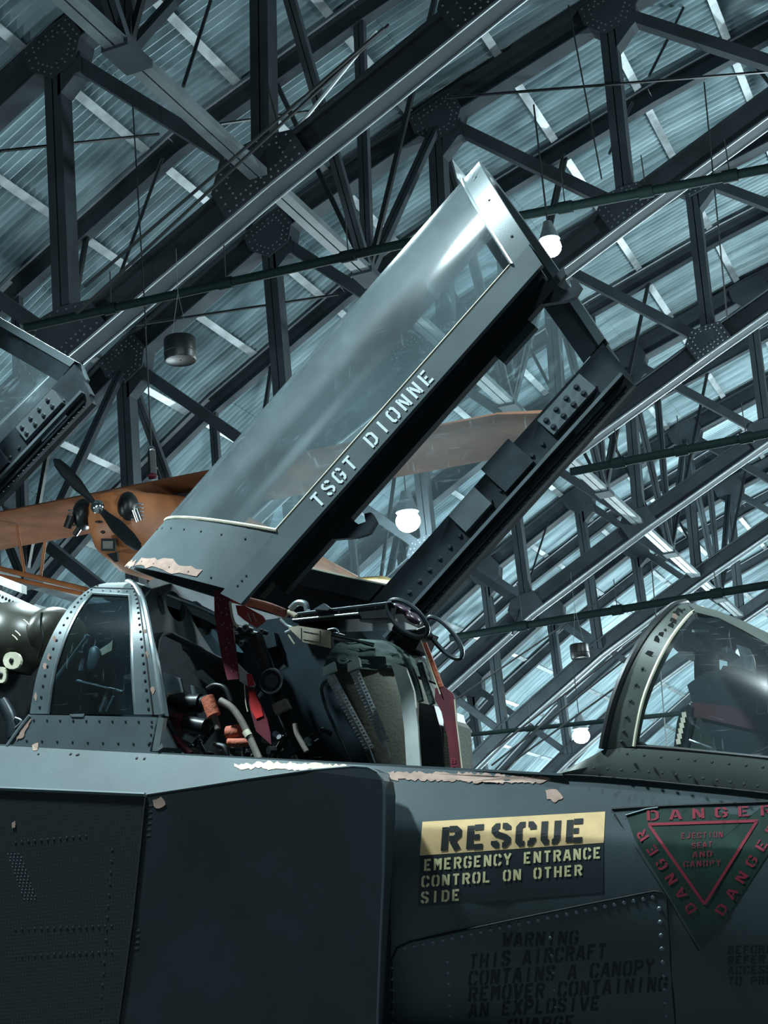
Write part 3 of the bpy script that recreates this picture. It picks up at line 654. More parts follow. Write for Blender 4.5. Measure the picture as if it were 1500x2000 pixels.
# warning text on the access panel
wt = part('warning_stencil', jet, label='faint black stencilled warning on the access panel')
for s, a, b, h in (('WARNING', (980, 1850), (1128, 1845), 27), ('THIS AIRCRAFT', (915, 1893), (1183, 1872), 29), ('CONTAINS A CANOPY', (914, 1926), (1276, 1903), 29), ('REMOVER CONTAINING', (914, 1957), (1302, 1936), 29), ('AN EXPLOSIVE', (914, 1988), (1170, 1973), 28), ('CHARGE', (990, 2018), (1120, 2010), 27)):
    c = [a, b, (a[0]+3, a[1]-h), (b[0]+3, b[1]-h)]; text(s, bil(c, skin, .0008), 0, 1, 0, 1, 1.2, 5.0).build('stencil_line', 'letter_faint', wt)
bt = part('refer_stencil', jet, label='small faint black stencilled notice under the green triangle')
for s, y in (('BEFORE', 1864), ('REFER', 1884), ('ACCESS', 1904), ('TO PRE', 1925)):
    w = len(s)*14.6; c = [(1421, y), (1421+w, y-2), (1422, y-16), (1422+w, y-18)]; text(s, bil(c, skin, .0008), 0, 1, 0, 1, 1.25, 5.0).build('stencil_line', 'letter_black', bt)
# green danger triangle
dg = part('danger_decal', jet, label='torn dark green triangular danger decal with red lettering')
tri = [(1222, 1588), (1235, 1586), (1300, 1577), (1390, 1576), (1400, 1584), (1425, 1590), (1470, 1592), (1486, 1577), (1560, 1572), (1520, 1640), (1450, 1745), (1378, 1852), (1372, 1856), (1366, 1850), (1300, 1738), (1240, 1640)]
def fan(pts, mt, name, parent, off):
    cxp = sum(p[0] for p in pts)/len(pts); cyp = sum(p[1] for p in pts)/len(pts); N = []
    for i in range(len(pts)):
        a, b = pts[i], pts[(i+1) % len(pts)]; k = max(1, int(hypot(b[0]-a[0], b[1]-a[1])/14))
        N += [(a[0]+(b[0]-a[0])*t/k, a[1]+(b[1]-a[1])*t/k) for t in range(k)]
    m = MB().grid([[skin(cxp+(p[0]-cxp)*r/12, cyp+(p[1]-cyp)*r/12, off) for p in N] for r in range(13)], True); m.smooth = True
    return m.build(name, mt, parent)
fan(tri, 'decal_green', 'green_field', dg, .0007)
m = MB()
for a, b in (((1266, 1610), (1480, 1603)), ((1478, 1604), (1376, 1766)), ((1376, 1766), (1268, 1612))):
    stroke(m, [(a[0]+(b[0]-a[0])*t/5, a[1]+(b[1]-a[1])*t/5) for t in range(6)], 5.5, lambda x, y: skin(x, y, .0019), 8)
m.build('red_border', 'decal_red', dg)
def letters(s, a, b, h, parent, nm, th=1.0):   # baseline a->b in pixels, letters rise to the left of it
    dx, dy = (b[0]-a[0]), (b[1]-a[1]); L = hypot(dx, dy); nx, ny = dy/L*h, -dx/L*h
    c = [a, b, (a[0]+nx, a[1]+ny), (b[0]+nx, b[1]+ny)]; text(' '.join(s), bil(c, skin, .0019), 0, 1, 0, 1, th, 3.6).build(nm, 'decal_red', parent)
letters('DANGER', (1263, 1603), (1510, 1592), 20, dg, 'top_lettering')
letters('DANGER', (1362, 1776), (1258, 1618), 20, dg, 'left_lettering')
letters('DANGER', (1412, 1790), (1521, 1616), 20, dg, 'right_lettering')
for s, y, x0, x1 in (('EJECTION', 1638, 1330, 1412), ('SEAT', 1657, 1351, 1391), ('AND', 1675, 1352, 1391), ('CANOPY', 1693, 1335, 1408)):
    c = [(x0, y), (x1, y-3), (x0, y-11), (x1, y-14)]; text(s, bil(c, skin, .0019), 0, 1, 0, 1, .8, 5.4).build('notice_line', 'decal_red', dg)
MB().tube([skin(x, y, .002) for x, y in ((1222, 1592), (1262, 1580), (1285, 1577))], .002, 5).build('peeled_edge', 'rivet_bright', dg)
MB().tube([skin(x, y, .001) for x, y in ((1195, 1580), (1240, 1577), (1300, 1574), (1500, 1566))], .003, 5).build('decal_crease', 'seam', dg)
MB().tube([skin(x, y, .001) for x, y in ((1200, 1590), (1250, 1668), (1300, 1748), (1365, 1858))], .0022, 5).build('decal_crease', 'seam', dg)

# ------------------------------------------------------------------ raised canopies
Wc = .44
R0, F0 = P(492, 1155, -Wc), P(1034, 544, -Wc); Lc = (F0-R0).length; cu = (F0-R0).normalized(); cn = V((-cu.z, 0, cu.x))
H0, HC = .075, .525
FRK = [.27]
def rake(l):                                   # how far the section leans along the rail per unit height
    ks = [(-.05, -.54), (.178, -.61), (1.219, FRK[0]+.005), (1.294, FRK[0])]
    if l <= ks[0][0]: return ks[0][1]
    for (a, x), (b, y) in zip(ks, ks[1:]):
        if l <= b: return x+(y-x)*(l-a)/(b-a)
    return ks[-1][1]
def can(l, ph, inset=0.0):                     # ph 0 near rail .. pi far rail, top at pi/2
    h = H0+(HC-inset)*sin(ph); y = -(Wc-inset)*cos(ph)
    return R0+cu*(l+rake(l)*(h-H0*.9))+cn*h+V((0, y+Wc, 0))
def shell(ls, phs, th):
    o_ = [[can(l, p) for p in phs] for l in ls]; i_ = [[can(l, p, th) for p in phs] for l in ls]
    m = MB(); m.grid(o_); m.grid(i_)
    for a, b in ((o_[0], i_[0]), (o_[-1], i_[-1])): m.grid([a, b])
    for k in (0, -1): m.grid([[r[k] for r in o_], [r[k] for r in i_]])
    m.smooth = True; return m
PH = [pi*i/36 for i in range(37)]
def lin(a, b, n): return [a+(b-a)*i/n for i in range(n+1)]
def canopy(label, lettered):
    c = part('canopy', jet, label=label); off = V((0, 0, 0))
    shell(lin(.178, 1.219, 10), PH, .008).build('glass', 'canopy_glass', c)
    shell(lin(-.05, .178, 3), PH, .02).build('rear_shell', 'canopy_paint', c)
    shell(lin(1.219, 1.294, 2), PH, .03).build('front_bow', 'canopy_paint', c)
    m = MB().grid([[can(l, p, .022) for p in PH] for l in lin(-.048, .176, 3)]); m.smooth = True; m.build('rear_shade_liner', 'black', c)  # black sheet added so the underside of the shell looks shaded
    # inner liner of the bow, dark, with a bolted flange
    m = MB(); m.grid([[can(1.185, p, .022) for p in PH], [can(1.185, p, .05) for p in PH], [can(1.262, p, .055) for p in PH], [can(1.262, p, .022) for p in PH]]); m.smooth = True
    m.build('bow_liner', 'frame_dark', c)
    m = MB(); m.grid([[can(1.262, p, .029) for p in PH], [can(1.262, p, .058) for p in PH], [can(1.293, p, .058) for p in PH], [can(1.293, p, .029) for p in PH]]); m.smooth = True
    m.build('bow_lip', 'canopy_paint', c)  # pale paint carries the glow falling on the bow's inner front
    m = MB(); m.grid([[can(.10, p, .022) for p in PH], [can(.10, p, .06) for p in PH], [can(.175, p, .06) for p in PH], [can(.175, p, .011) for p in PH]]); m.smooth = True
    m.build('rear_arch_liner', 'frame_dark', c)
    for l in (.184, 1.216):                    # sealant line round the glass
        MB().tube([can(l, p, -.001) for p in PH], .005, 6).build('sealant', 'cream' if l < 1 else 'bare_metal', c)
    for sg in (-1, 1):
        def Q(l, n, dy=0): return R0+cu*l+cn*n+V((0, Wc+sg*(Wc-dy), 0))
        lo_ = .065 if sg < 0 else 0              # the near rail hangs less deep
        # outer rail skin
        st = MB().prism([Q(-.05, .0), Q(1.272, 0), Q(1.292, .075), Q(-.075, .075)], (0, -sg*.02, 0)).build('side_rail', 'canopy_paint', c)
        MB().tube([Q(.178, .078, .002), Q(1.213, .078, .002)], .004, 6).build('rail_sealant', 'cream', st)
        # inner rail: stepped dark box with a lower lip
        ir = MB().prism([Q(.0, -.085+lo_, .02), Q(1.255, -.085+lo_, .02), Q(1.28, .07, .02), Q(0, .07, .02)], (0, -sg*.035, 0)).build('inner_rail', 'frame_dark', c)
        MB().prism([Q(.06, -.13+lo_, .035), Q(1.24, -.13+lo_, .035), Q(1.25, -.07+lo_, .035), Q(.06, -.07+lo_, .035)], (0, -sg*.03, 0)).build('rail_lip', 'black', ir)
        MB().prism([Q(.05, -.075+lo_, .028), Q(1.24, -.075+lo_, .028), Q(1.24, -.063+lo_, .028), Q(.05, -.063+lo_, .028)], (0, -sg*.06, 0)).build('rail_ledge', 'inner_grey', ir)
        MB().tube([Q(.1, -.10+lo_, .068), Q(1.22, -.10+lo_, .068)], .006, 6).build('seal_tube', 'frame_dark', ir)
        for l0, l1, n0, n1, mt in ((.94, 1.15, -.03, .05, 'inner_grey'), (.69, .83, -.04, .085, 'frame_dark'), (.50, .63, -.03, .06, 'inner_grey'), (.99, 1.13, -.092, -.065, 'skin')):
            MB().prism([Q(l0, n0, .055), Q(l1, n0, .055), Q(l1, n1, .055), Q(l0, n1, .055)], (0, -sg*.022, 0)).build('latch_bracket', mt, ir)
        m = MB()
        for q in range(22): m.disc(Q(.06+q*.052, -.015, .0555), (0, -sg, 0), .009, .006, 8)
        for q in range(8): m.disc(Q(.96+.05*(q//2), -.01+.035*(q % 2), .078), (0, -sg, 0), .011, .007, 8)
        for q in range(40): m.disc(Q(.07+q*.029, -.113+lo_, .0655), (0, -sg, 0), .004, .002, 6)
        m.build('bolts', 'frame_dark', ir, kind='stuff')
        # latch hooks on the rail
        for l0, sc in ((.33, .85), (1.235, .75)):
            prof = [(-.10, 0), (.10, 0), (.085, -.03), (.03, -.035), (.035, -.07), (.06, -.085), (.075, -.06), (.095, -.075), (.085, -.115), (.04, -.125), (.0, -.10), (-.04, -.06)]
            if sg < 0: MB().prism([Q(l0+a*sc, -.10+lo_+b*sc, .04) for a, b in prof], (0, -sg*.02, 0)).build('latch_hook', 'frame_dark', ir)
    # fasteners and chipped paint on the rear shell
    m = MB()
    for l, n in ((.135, 20), (-.025, 20)):
        for q in range(n):
            p = .12+q*(pi-.24)/(n-1); a = can(l, p); m.disc(a, V((0, -cos(p), 0))+cn*sin(p), .0042, .002, 6)
    for q in range(10):
        p = .12+q*(pi-.24)/9; a = can(1.262, p); m.disc(a, V((0, -cos(p), 0))+cn*sin(p), .005, .002, 6)
    for q in range(3): m.disc(R0+cu*(-.02+q*.02)+cn*.05, (0, -1, 0), .004, .002, 6)
    m.build('rivets', 'seam', c, kind='stuff')
    rnd = random.Random(4)
    for (la, lb, pa, pb, sd) in ((-.045, .0, .20, .78, 1), (-.055, -.03, .80, 1.05, 2)):
        up_ = [(lb+rnd.uniform(-.012, .012), pa+(pb-pa)*i/14) for i in range(15)]; dn_ = [(la+rnd.uniform(-.006, .012), pa+(pb-pa)*i/14) for i in range(15)]
        MB().grid([[can(l, p, -.0015) for l, p in up_], [can((l+m_)/2, p, -.0015) for (l, p), (m_, _) in zip(up_, dn_)], [can(l, p, -.0015) for l, p in dn_]]).build('paint_chip', 'primer', c)
    for q in range(7):
        p = .75+q*.03; l = 1.235+rnd.uniform(0, .04); MB().grid([[can(l, p, -.0015), can(l+.012, p+.01, -.0015)], [can(l+.003, p+.02, -.0015), can(l+.014, p+.028, -.0015)]]).build('paint_chip', 'bare_metal', c)
    if lettered:
        a, b = P(632, 985, -Wc), P(868, 737, -Wc); l0, l1 = (a-R0).dot(cu), (b-R0).dot(cu)
        mp = lambda u, v: R0+cu*u+cn*v+V((0, -.002, 0))
        text('TSGT DIONNE', mp, l0-.02, l1-.02, .014, .062, .95, 5.6).build('name_lettering', 'letter_white', c)
    return c
c1_ = canopy('raised front canopy with scratched clear glass and dark inner rails', True)
FRK[0] = -.30
c2_ = canopy('raised rear canopy cut by the left edge of the photograph', False)
tgt = P(192, 778, Wc); src = R0+cu*1.254+V((0, 2*Wc, 0))-cn*.087
rot = radians(3.4); c2_.rotation_euler = (0, rot, 0)
sr = Matrix.Rotation(rot, 3, 'Y') @ src; c2_.location = V((tgt.x-sr.x, 0, tgt.z-sr.z))

# ------------------------------------------------------------------ fixed arch between the cockpits, with its side window
fwd = [(318, 1396, -.462), (308, 1330, -.455), (298, 1265, -.435), (288, 1210, -.39), (279, 1172, -.33), (266, 1146, -.24), (255, 1138, -.14), (248, 1137, 0)]
aft = [(58, 1394, -.462), (72, 1318, -.455), (97, 1250, -.43), (128, 1195, -.37), (157, 1163, -.30), (185, 1145, -.20), (205, 1139, -.12), (222, 1138, 0)]
Fv = smoothline([P(*p) for p in fwd], 4); Av = smoothline([P(*p) for p in aft], 4); nr = len(Fv)
full = lambda L_: L_+[V((p.x, -p.y, p.z)) for p in L_[-2::-1]]
Ff, Af = full(Fv), full(Av); NR = len(Ff)
cs = part('centre_arch', jet, label='fixed riveted arch between the cockpits with a small side window')
SS = [0, .07, .14, .5, .80, .87, .94, 1.0]
def carch(s, i, off=0):
    p = Af[i].lerp(Ff[i], s)
    if off:
        a, b = Af[min(i+1, NR-1)], Af[max(i-1, 0)]; n = (Ff[i]-Af[i]).cross(a-b).normalized(); cc = V((p.x, 0, p.z-.3)); n = n if n.dot(p-cc) > 0 else -n; p = p+n*off
    return p
i0, i1 = 0, 17                                  # window rows on the near side
for sgn in (0, 1):
    m = MB()
    for i in range(NR-1):
        ii = i if i < nr-1 else NR-2-i
        for a, b in zip(SS, SS[1:]):
            if i0 <= ii < i1 and a >= .13 and b <= .81: continue
            if sgn == 0: m.add([carch(a, i), carch(b, i), carch(b, i+1), carch(a, i+1)], [(0, 1, 2, 3)])
    if sgn == 0:
        m.add([carch(1, i, 0) for i in range(NR)]+[carch(1, i, -.035) for i in range(NR)], [(i, i+1, NR+i+1, NR+i) for i in range(NR-1)])
        m.smooth = True; m.build('arch_skin', 'canopy_paint', cs)
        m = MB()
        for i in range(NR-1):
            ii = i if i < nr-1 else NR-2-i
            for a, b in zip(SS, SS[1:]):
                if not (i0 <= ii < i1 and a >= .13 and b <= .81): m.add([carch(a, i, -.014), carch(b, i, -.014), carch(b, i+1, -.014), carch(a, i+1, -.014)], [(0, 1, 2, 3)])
        m.smooth = True; m.build('arch_shade_liner', 'black', cs)  # black inner sheet added to shade the underside of the arch
for far in (0, 1):
    rng = range(i0, i1+1) if not far else range(NR-1-i1, NR)
    m = MB().grid([[carch(s, i, -.006) for s in (.14, .36, .58, .80)] for i in rng]); m.smooth = True; m.build('window_pane', 'arch_glass', cs)
    for s in (.14, .80): MB().tube([carch(s, i, -.001) for i in rng], .005, 6).build('pane_seal', 'bare_metal', cs)
    top_i = i1 if not far else NR-1-i1; MB().tube([carch(s, top_i, -.001) for s in (.14, .3, .5, .7, .80)], .005, 6).build('pane_seal', 'bare_metal', cs)
MB().tube([carch(1, i, .002) for i in range(NR)], .009, 8).build('arch_bead', 'bare_metal', cs)
MB().tube([carch(.93, i, .001) for i in range(nr)], .0025, 5).build('frame_seam', 'seam', cs)
MB().tube([carch(s, i1+2, .001) for s in (.02, .5, .98)], .0025, 5).build('frame_seam', 'seam', cs)
m = MB()
for i in range(1, nr-8):
    for s in (.07, .90): m.disc(carch(s, i, .001), (0, -1, .2), .0048, .002, 7)
for s in (.3, .45, .6, .75): m.disc(carch(s, i1+1, .001), (0, -1, .6), .0048, .002, 7)
m.build('rivets', 'rivet', cs, kind='stuff')
rnd = random.Random(9)
for i, s in ((3, .95), (7, .94), (2, .03), (5, .05), (6, .06), (8, .05), (10, .95)):
    q = [carch(s+rnd.uniform(-.028, .028), i, .002)+V((0, -.001, rnd.uniform(-.012, .012))) for _ in range(3)]
    c = carch(s, i, .0012); MB().prism([c+V((.008*cos(a)*rnd.uniform(.5, 1.2), 0, .013*sin(a)*rnd.uniform(.5, 1.2))) for a in [k*pi/4 for k in range(8)]], (0, -.0005, 0)).build('paint_chip', 'primer', cs)
# skirt panel under the window
skp = [(14, 1456), (60, 1396), (130, 1397), (306, 1401), (300, 1435), (292, 1469), (150, 1463)]
kp = MB().prism([P(x, y, -.478) for x, y in skp], (0, .02, 0)).build('skirt_panel', 'canopy_paint', jet)
MB().prism([P(x, y, -.480) for x, y in ((309, 1401), (320, 1402), (310, 1467), (297, 1467))], (0, .02, 0)).build('skirt_strap', 'bare_metal', kp)
m = MB(); fn = lambda x, y: P(x, y, -.4785)
for L_, n in ((((66, 1406), (296, 1409)), 10), (((52, 1446), (290, 1453)), 9), (((296, 1418), (293, 1450)), 3)): rivet_line(L_, n, .0042, m, fn, nrm=V((0, -1, 0)))
m.build('rivets', 'seam', kp, kind='stuff')
chip([(33, 1440), (48, 1415), (60, 1402), (58, 1415), (45, 1440), (30, 1446)], kp, 'primer', lambda x, y: P(x, y, -.4795), 4, 11)
MB().tube([P(x, y, -.479) for x, y in ((14, 1456), (36, 1425), (58, 1397))], .005, 6).build('worn_edge', 'bare_metal', kp)
MB().prism([P(x, y, -.4785) for x, y in ((136, 1395), (165, 1394), (163, 1400), (140, 1400))], (0, -.002, 0)).build('worn_edge', 'bare_metal', kp)
# objects seen inside the arch window
for a, b, Ya, r, mt in (((105, 1330), (172, 1240), -.2, .006, 'bare_metal'), ((172, 1240), (160, 1310), -.18, .012, 'bare_metal'), ((150, 1330), (240, 1352), -.1, .006, 'frame_dark'), ((195, 1390), (205, 1362), -.2, .004, 'bare_metal'), ((208, 1390), (222, 1360), -.2, .004, 'bare_metal')):
    MB().tube([P(*a, Ya), P(*b, Ya)], r, 8).build('inner_bracket', mt, cs)
MB().prism([P(x, y, .02) for x, y in ((185, 1275), (215, 1255), (220, 1250), (218, 1270), (190, 1285))], (0, .02, 0)).build('canvas_tag', 'canvas', cs)
MB().ell(P(184, 1290, .0), (.03, 0, 0), (0, .02, 0), (0, 0, .05)).build('headrest_pad', 'inner_grey', cs)
# bulkhead facing forward, with lightening holes
b0, b1 = P(314, 1400, -.45), P(262, 1142, -.20); kx = (b1.x-b0.x)/(b1.z-b0.z)
nb = V((1, 0, -kx)).normalized()
def PB(x, y, back=0.02):
    d = ray(x, y); o_ = b0-nb*back; return CAM+d*((o_-CAM).dot(nb)/d.dot(nb))
def oval(cx_, cy_, a, b, rot, n=16):
    return [(cx_+a*cos(2*pi*k/n)*cos(rot)-b*sin(2*pi*k/n)*sin(rot), cy_+a*cos(2*pi*k/n)*sin(rot)+b*sin(2*pi*k/n)*cos(rot)) for k in range(n)]
outer = [(286, 1165), (296, 1150), (330, 1140), (420, 1150), (520, 1180), (560, 1230), (556, 1330), (520, 1315), (425, 1284), (370, 1255), (332, 1236), (318, 1238), (309, 1252), (306, 1290), (310, 1340), (325, 1400), (345, 1440), (365, 1462), (318, 1460), (308, 1420), (300, 1330), (292, 1240)]
holes = [oval(314, 1180, 6, 26, -.25), oval(343, 1184, 16, 32, -.38), oval(392, 1207, 15, 36, -.4), oval(445, 1225, 16, 32, -.4)]
holed([PB(*p) for p in outer], [[PB(*p) for p in h] for h in holes], -nb*.02).build('bulkhead', 'inner_grey', jet)
MB().tube([PB(*p, .012) for p in ((385, 1490), (350, 1450), (325, 1400), (310, 1340), (306, 1290), (309, 1252), (318, 1238), (332, 1236), (370, 1255), (425, 1284), (520, 1315))], .006, 6).build('bulkhead_flange', 'inner_grey', jet)
holed([PB(*p, .09) for p in ((288, 1160), (292, 1135), (335, 1112), (470, 1135), (600, 1160), (600, 1300), (430, 1270), (330, 1228), (300, 1230))], [], -nb*.01).build('dark_hinge_sheet', 'black', jet)  # black sheet added to keep the gap under the canopy hinge dark

MB().prism([P(x, y, .36) for x, y in ((292, 1232), (430, 1265), (600, 1305), (600, 1500), (292, 1500))], (0, .02, 0)).build('dark_opening_sheet', 'black', jet)  # black sheet added so the opening under the bulkhead looks dark
MB().prism([P(x, y, .20) for x, y in ((66, 1420), (98, 1300), (132, 1225), (170, 1180), (262, 1172), (300, 1240), (312, 1420))], (0, .02, 0)).build('dark_window_sheet', 'navy', jet)  # dark sheet added to make the arch window look dim inside
# ------------------------------------------------------------------ windshield
ws = part('windshield', jet, label='olive framed windshield with curved rear arch and clear side panel')
wo = [(1186, 1462, -.462), (1192, 1430, -.462), (1207, 1370, -.455), (1232, 1305, -.43), (1264, 1248, -.37), (1296, 1208, -.28), (1322, 1184, -.17), (1345, 1176, -.04)]
wi = [(1238, 1458, -.455), (1243, 1425, -.455), (1256, 1366, -.445), (1279, 1306, -.415), (1306, 1254, -.355), (1330, 1220, -.27), (1350, 1198, -.165), (1372, 1186, -.04)]
Wo = smoothline([P(*p) for p in wo], 4); Wi = smoothline([P(*p) for p in wi], 4)
Wof, Wif = full(Wo), full(Wi)
m = MB().grid([Wof, Wif, [p+V((.0, -.025*(p.y/.46) if abs(p.y) > 0 else 0, -.02)) for p in Wif], [p+V((0, -.03*(p.y/.46), -.02)) for p in Wof]], False); m.smooth = True
m.f = m.f[:]; m.build('rear_arch', 'skin_olive', ws)
MB().tube([p+V((-.012, 0, 0)) for p in Wof], .012, 8).build('arch_seal', 'black', ws)
MB().tube([p for p in Wif], .005, 6).build('arch_bead', 'cream', ws)
topr = [(1345, 1178, -.10), (1400, 1192, -.115), (1450, 1212, -.125), (1500, 1236, -.13), (1600, 1290, -.14)]
tr2 = [(1360, 1196, -.20), (1405, 1207, -.21), (1450, 1230, -.22), (1500, 1258, -.225), (1600, 1312, -.23)]
for sg in (1, -1):
    fl = lambda L_: [V((p.x, p.y*sg, p.z)) for p in L_]
    a, b = fl([P(*p) for p in topr]), fl([P(*p) for p in tr2])
    m = MB().grid([a, b, [p+V((0, .02*sg, -.02)) for p in b], [p+V((0, .02*sg, -.02)) for p in a]], False); m.smooth = True; m.build('top_frame', 'skin_olive', ws)
    base = fl([P(x, y, Y) for x, y, Y in ((1238, 1458, -.45), (1320, 1464, -.445), (1400, 1472, -.44), (1500, 1482, -.435), (1600, 1493, -.43))])
    MB().tube(base, .007, 6).build('base_seal', 'black', ws)
    # side glass between arch, top frame and base
    Wn = fl(Wi); side = []
    for i in range(13):
        t = i/12; L0 = Wn[min(int(t*(len(Wn)-5)), len(Wn)-1)]; 
        q = b[-1].lerp(base[-1], 1-t); mid1 = base[2].lerp(b[1], t)+V((0, -sg*.03*sin(pi*t), 0)); mid2 = base[3].lerp(b[3], t)+V((0, -sg*.03*sin(pi*t), 0))
        side.append([L0, L0.lerp(mid1, .5)+V((0, -sg*.008*sin(pi*t), 0)), mid1, mid2, q])
    m = MB().grid(side); m.smooth = True; m.build('side_glass', 'window_glass' if sg < 0 else 'canopy_glass', ws)
m = MB()
for i in range(2, len(Wo)-4, 2): m.disc(Wo[i].lerp(Wi[i], .5)+V((0, -.002, 0)), (-.1, -1, .3), .005, .002, 7)
m.build('rivets', 'seam', ws, kind='stuff')
rnd = random.Random(12)
for i in (14, 16, 17, 19, 20, 21, 22, 23):
    c = Wo[i].lerp(Wi[i], rnd.uniform(.3, .7))+V((0, -.003, .001)); r = .012
    MB().prism([c+V((r*cos(k*pi/3)*rnd.uniform(.5, 1.2), 0, r*sin(k*pi/3)*rnd.uniform(.5, 1.3))) for k in range(6)], (0, -.0012, 0)).build('paint_chip', 'seam' if i % 3 else 'primer', ws)
MB().tube([P(x, y, -.43) for x, y in ((1240, 1430), (1242, 1448), (1262, 1458))], .006, 6).build('corner_bracket', 'bare_metal', ws)
# instruments behind the windshield
ip = part('instrument_shroud', jet, label='dark instrument hood and gunsight behind the windshield')
MB().prism([P(x, y, -.12) for x, y in ((1342, 1338), (1352, 1330), (1380, 1312), (1408, 1308), (1412, 1300), (1440, 1302), (1470, 1312), (1490, 1340), (1600, 1375), (1600, 1490), (1402, 1478), (1390, 1442), (1352, 1372))], (0, .42, 0)).build('hood', 'navy', ip)
MB().prism([P(x, y, -.125) for x, y in ((1348, 1372), (1420, 1378), (1600, 1420), (1600, 1450), (1440, 1418), (1352, 1398))], (0, .43, 0)).build('hood_cover', 'maroon', ip)
MB().prism([P(x, y, -.05) for x, y in ((1355, 1268), (1404, 1268), (1406, 1318), (1356, 1326))], (0, .12, 0)).build('sight_post', 'black', ip)
MB().prism([P(x, y, -.08) for x, y in ((1308, 1246), (1330, 1228), (1380, 1222), (1410, 1232), (1420, 1262), (1400, 1274), (1322, 1272), (1312, 1262))], (0, .20, 0)).build('gunsight', 'black', ip)
MB().prism([P(x, y, -.085) for x, y in ((1352, 1230), (1384, 1230), (1384, 1235), (1352, 1235))], (0, -.004, 0)).build('sight_label', 'letter_white', ip)
MB().tube(smoothline([P(x, y, -.1) for x, y in ((1405, 1240), (1440, 1232), (1475, 1258), (1490, 1300), (1486, 1340))]), .02, 10).build('defog_duct', 'frame_dark', ip)
MB().tube(smoothline([P(x, y, .05) for x, y in ((1320, 1222), (1380, 1212), (1440, 1225), (1500, 1255), (1580, 1300))]), .018, 10).build('upper_duct', 'black', ip)
for q in range(4): MB().loop([P(1478+q*7, 1255+q*4, .0)+(FW*sin(a*pi/6)+UP*cos(a*pi/6))*.03 for a in range(12)], .006, 6).build('duct_ring', 'inner_grey', ip)
gp = MB().prism([P(x, y, -.25) for x, y in ((1330, 1385), (1345, 1375), (1352, 1380), (1340, 1460), (1316, 1458), (1322, 1410))], (0, .03, 0)).build('glareshield_bracket', 'frame_dark', ip)
for q in range(6): MB().box(P(1336-q*2.2, 1396+q*10.5, -.253), (.006, 0, 0), (0, .0012, 0), (0, 0, .007)).build('bracket_slot', 'cream', gp)
MB().tube([P(x, y, -.28) for x, y in ((1346, 1446), (1390, 1462))], .004, 6).build('cross_tube', 'bare_metal', ip)
MB().prism([P(x, y, -.2) for x, y in ((1392, 1440), (1400, 1472), (1386, 1470))], (0, .01, 0)).build('bright_tab', 'bare_metal', ip)

# ------------------------------------------------------------------ cockpit equipment behind the front seat
eq = part('cockpit_equipment', jet, label='tangle of hoses, canisters and brackets at the cockpit rear')
def tb(pts, Y, r, mt, nm, sm=True):
    q = [P(x, y, Y) for x, y in pts]; MB().tube(smoothline(q, 5) if sm and len(q) > 2 else q, r, 10).build(nm, mt, eq)
tb(((322, 1375), (392, 1374)), -.30, .030, 'black', 'canister'); tb(((330, 1372), (333, 1372)), -.305, .031, 'cream', 'canister_band')
tb(((392, 1374), (412, 1368)), -.30, .021, 'frame_dark', 'canister_neck')
tb(((332, 1410), (362, 1413)), -.33, .030, 'red', 'canister'); tb(((362, 1413), (402, 1420)), -.33, .026, 'black', 'canister_neck')
tb(((405, 1362), (413, 1385), (418, 1398)), -.33, .022, 'orange', 'elbow_pipe'); tb(((418, 1398), (426, 1424)), -.33, .010, 'hose', 'pipe')
tb(((430, 1368), (455, 1385), (478, 1420), (506, 1482)), -.36, .011, 'hose', 'hose'); tb(((480, 1428), (486, 1438)), -.362, .0125, 'cream', 'hose_band')
tb(((445, 1432), (470, 1428)), -.32, .022, 'orange', 'bellows'); tb(((446, 1450), (475, 1450), (496, 1448)), -.33, .013, 'orange', 'bellows_pipe')
tb(((342, 1438), (355, 1455), (372, 1474)), -.38, .012, 'red', 'red_strap'); tb(((405, 1345), (420, 1338), (440, 1345), (452, 1372)), -.28, .008, 'black', 'pipe')
rnd = random.Random(21)
for q in range(34):
    x, y = rnd.uniform(325, 640), rnd.uniform(1405, 1480) if q % 2 else rnd.uniform(1425, 1485)
    if 325 < x < 430 and y < 1420: y += 45
    dx, dy = rnd.uniform(-26, 26), rnd.uniform(-22, 22); Y = rnd.uniform(-.3, .1)
    tb(((x-dx, y-dy), (x+rnd.uniform(-8, 8), y), (x+dx, y+dy+12)), Y, rnd.uniform(.004, .011), rnd.choice(['black', 'frame_dark', 'inner_grey', 'navy', 'hose', 'black', 'rivet_bright']), 'cable_run')
for q in range(16):
    x, y = rnd.uniform(330, 640), rnd.uniform(1440, 1482); c = P(x, y, rnd.uniform(-.35, -.1)); r = rnd.uniform(.006, .013)
    MB().tube([c, c+V((rnd.uniform(-.02, .02), -.02, rnd.uniform(-.01, .02)))], r, 8).build('fitting', rnd.choice(['bare_metal', 'frame_dark', 'black', 'rivet_bright']), eq)
for pts, Y in ((((318, 1312), (352, 1325), (358, 1352), (322, 1358)), .30), (((372, 1312), (395, 1308), (425, 1336), (412, 1342)), .28), (((372, 1338), (400, 1345), (405, 1358), (375, 1356)), .3)):
    MB().prism([P(x, y, Y) for x, y in pts], (0, .01, 0)).build('bright_plate', 'bare_metal', eq)  # bright plates added to stand in for bright background in the opening

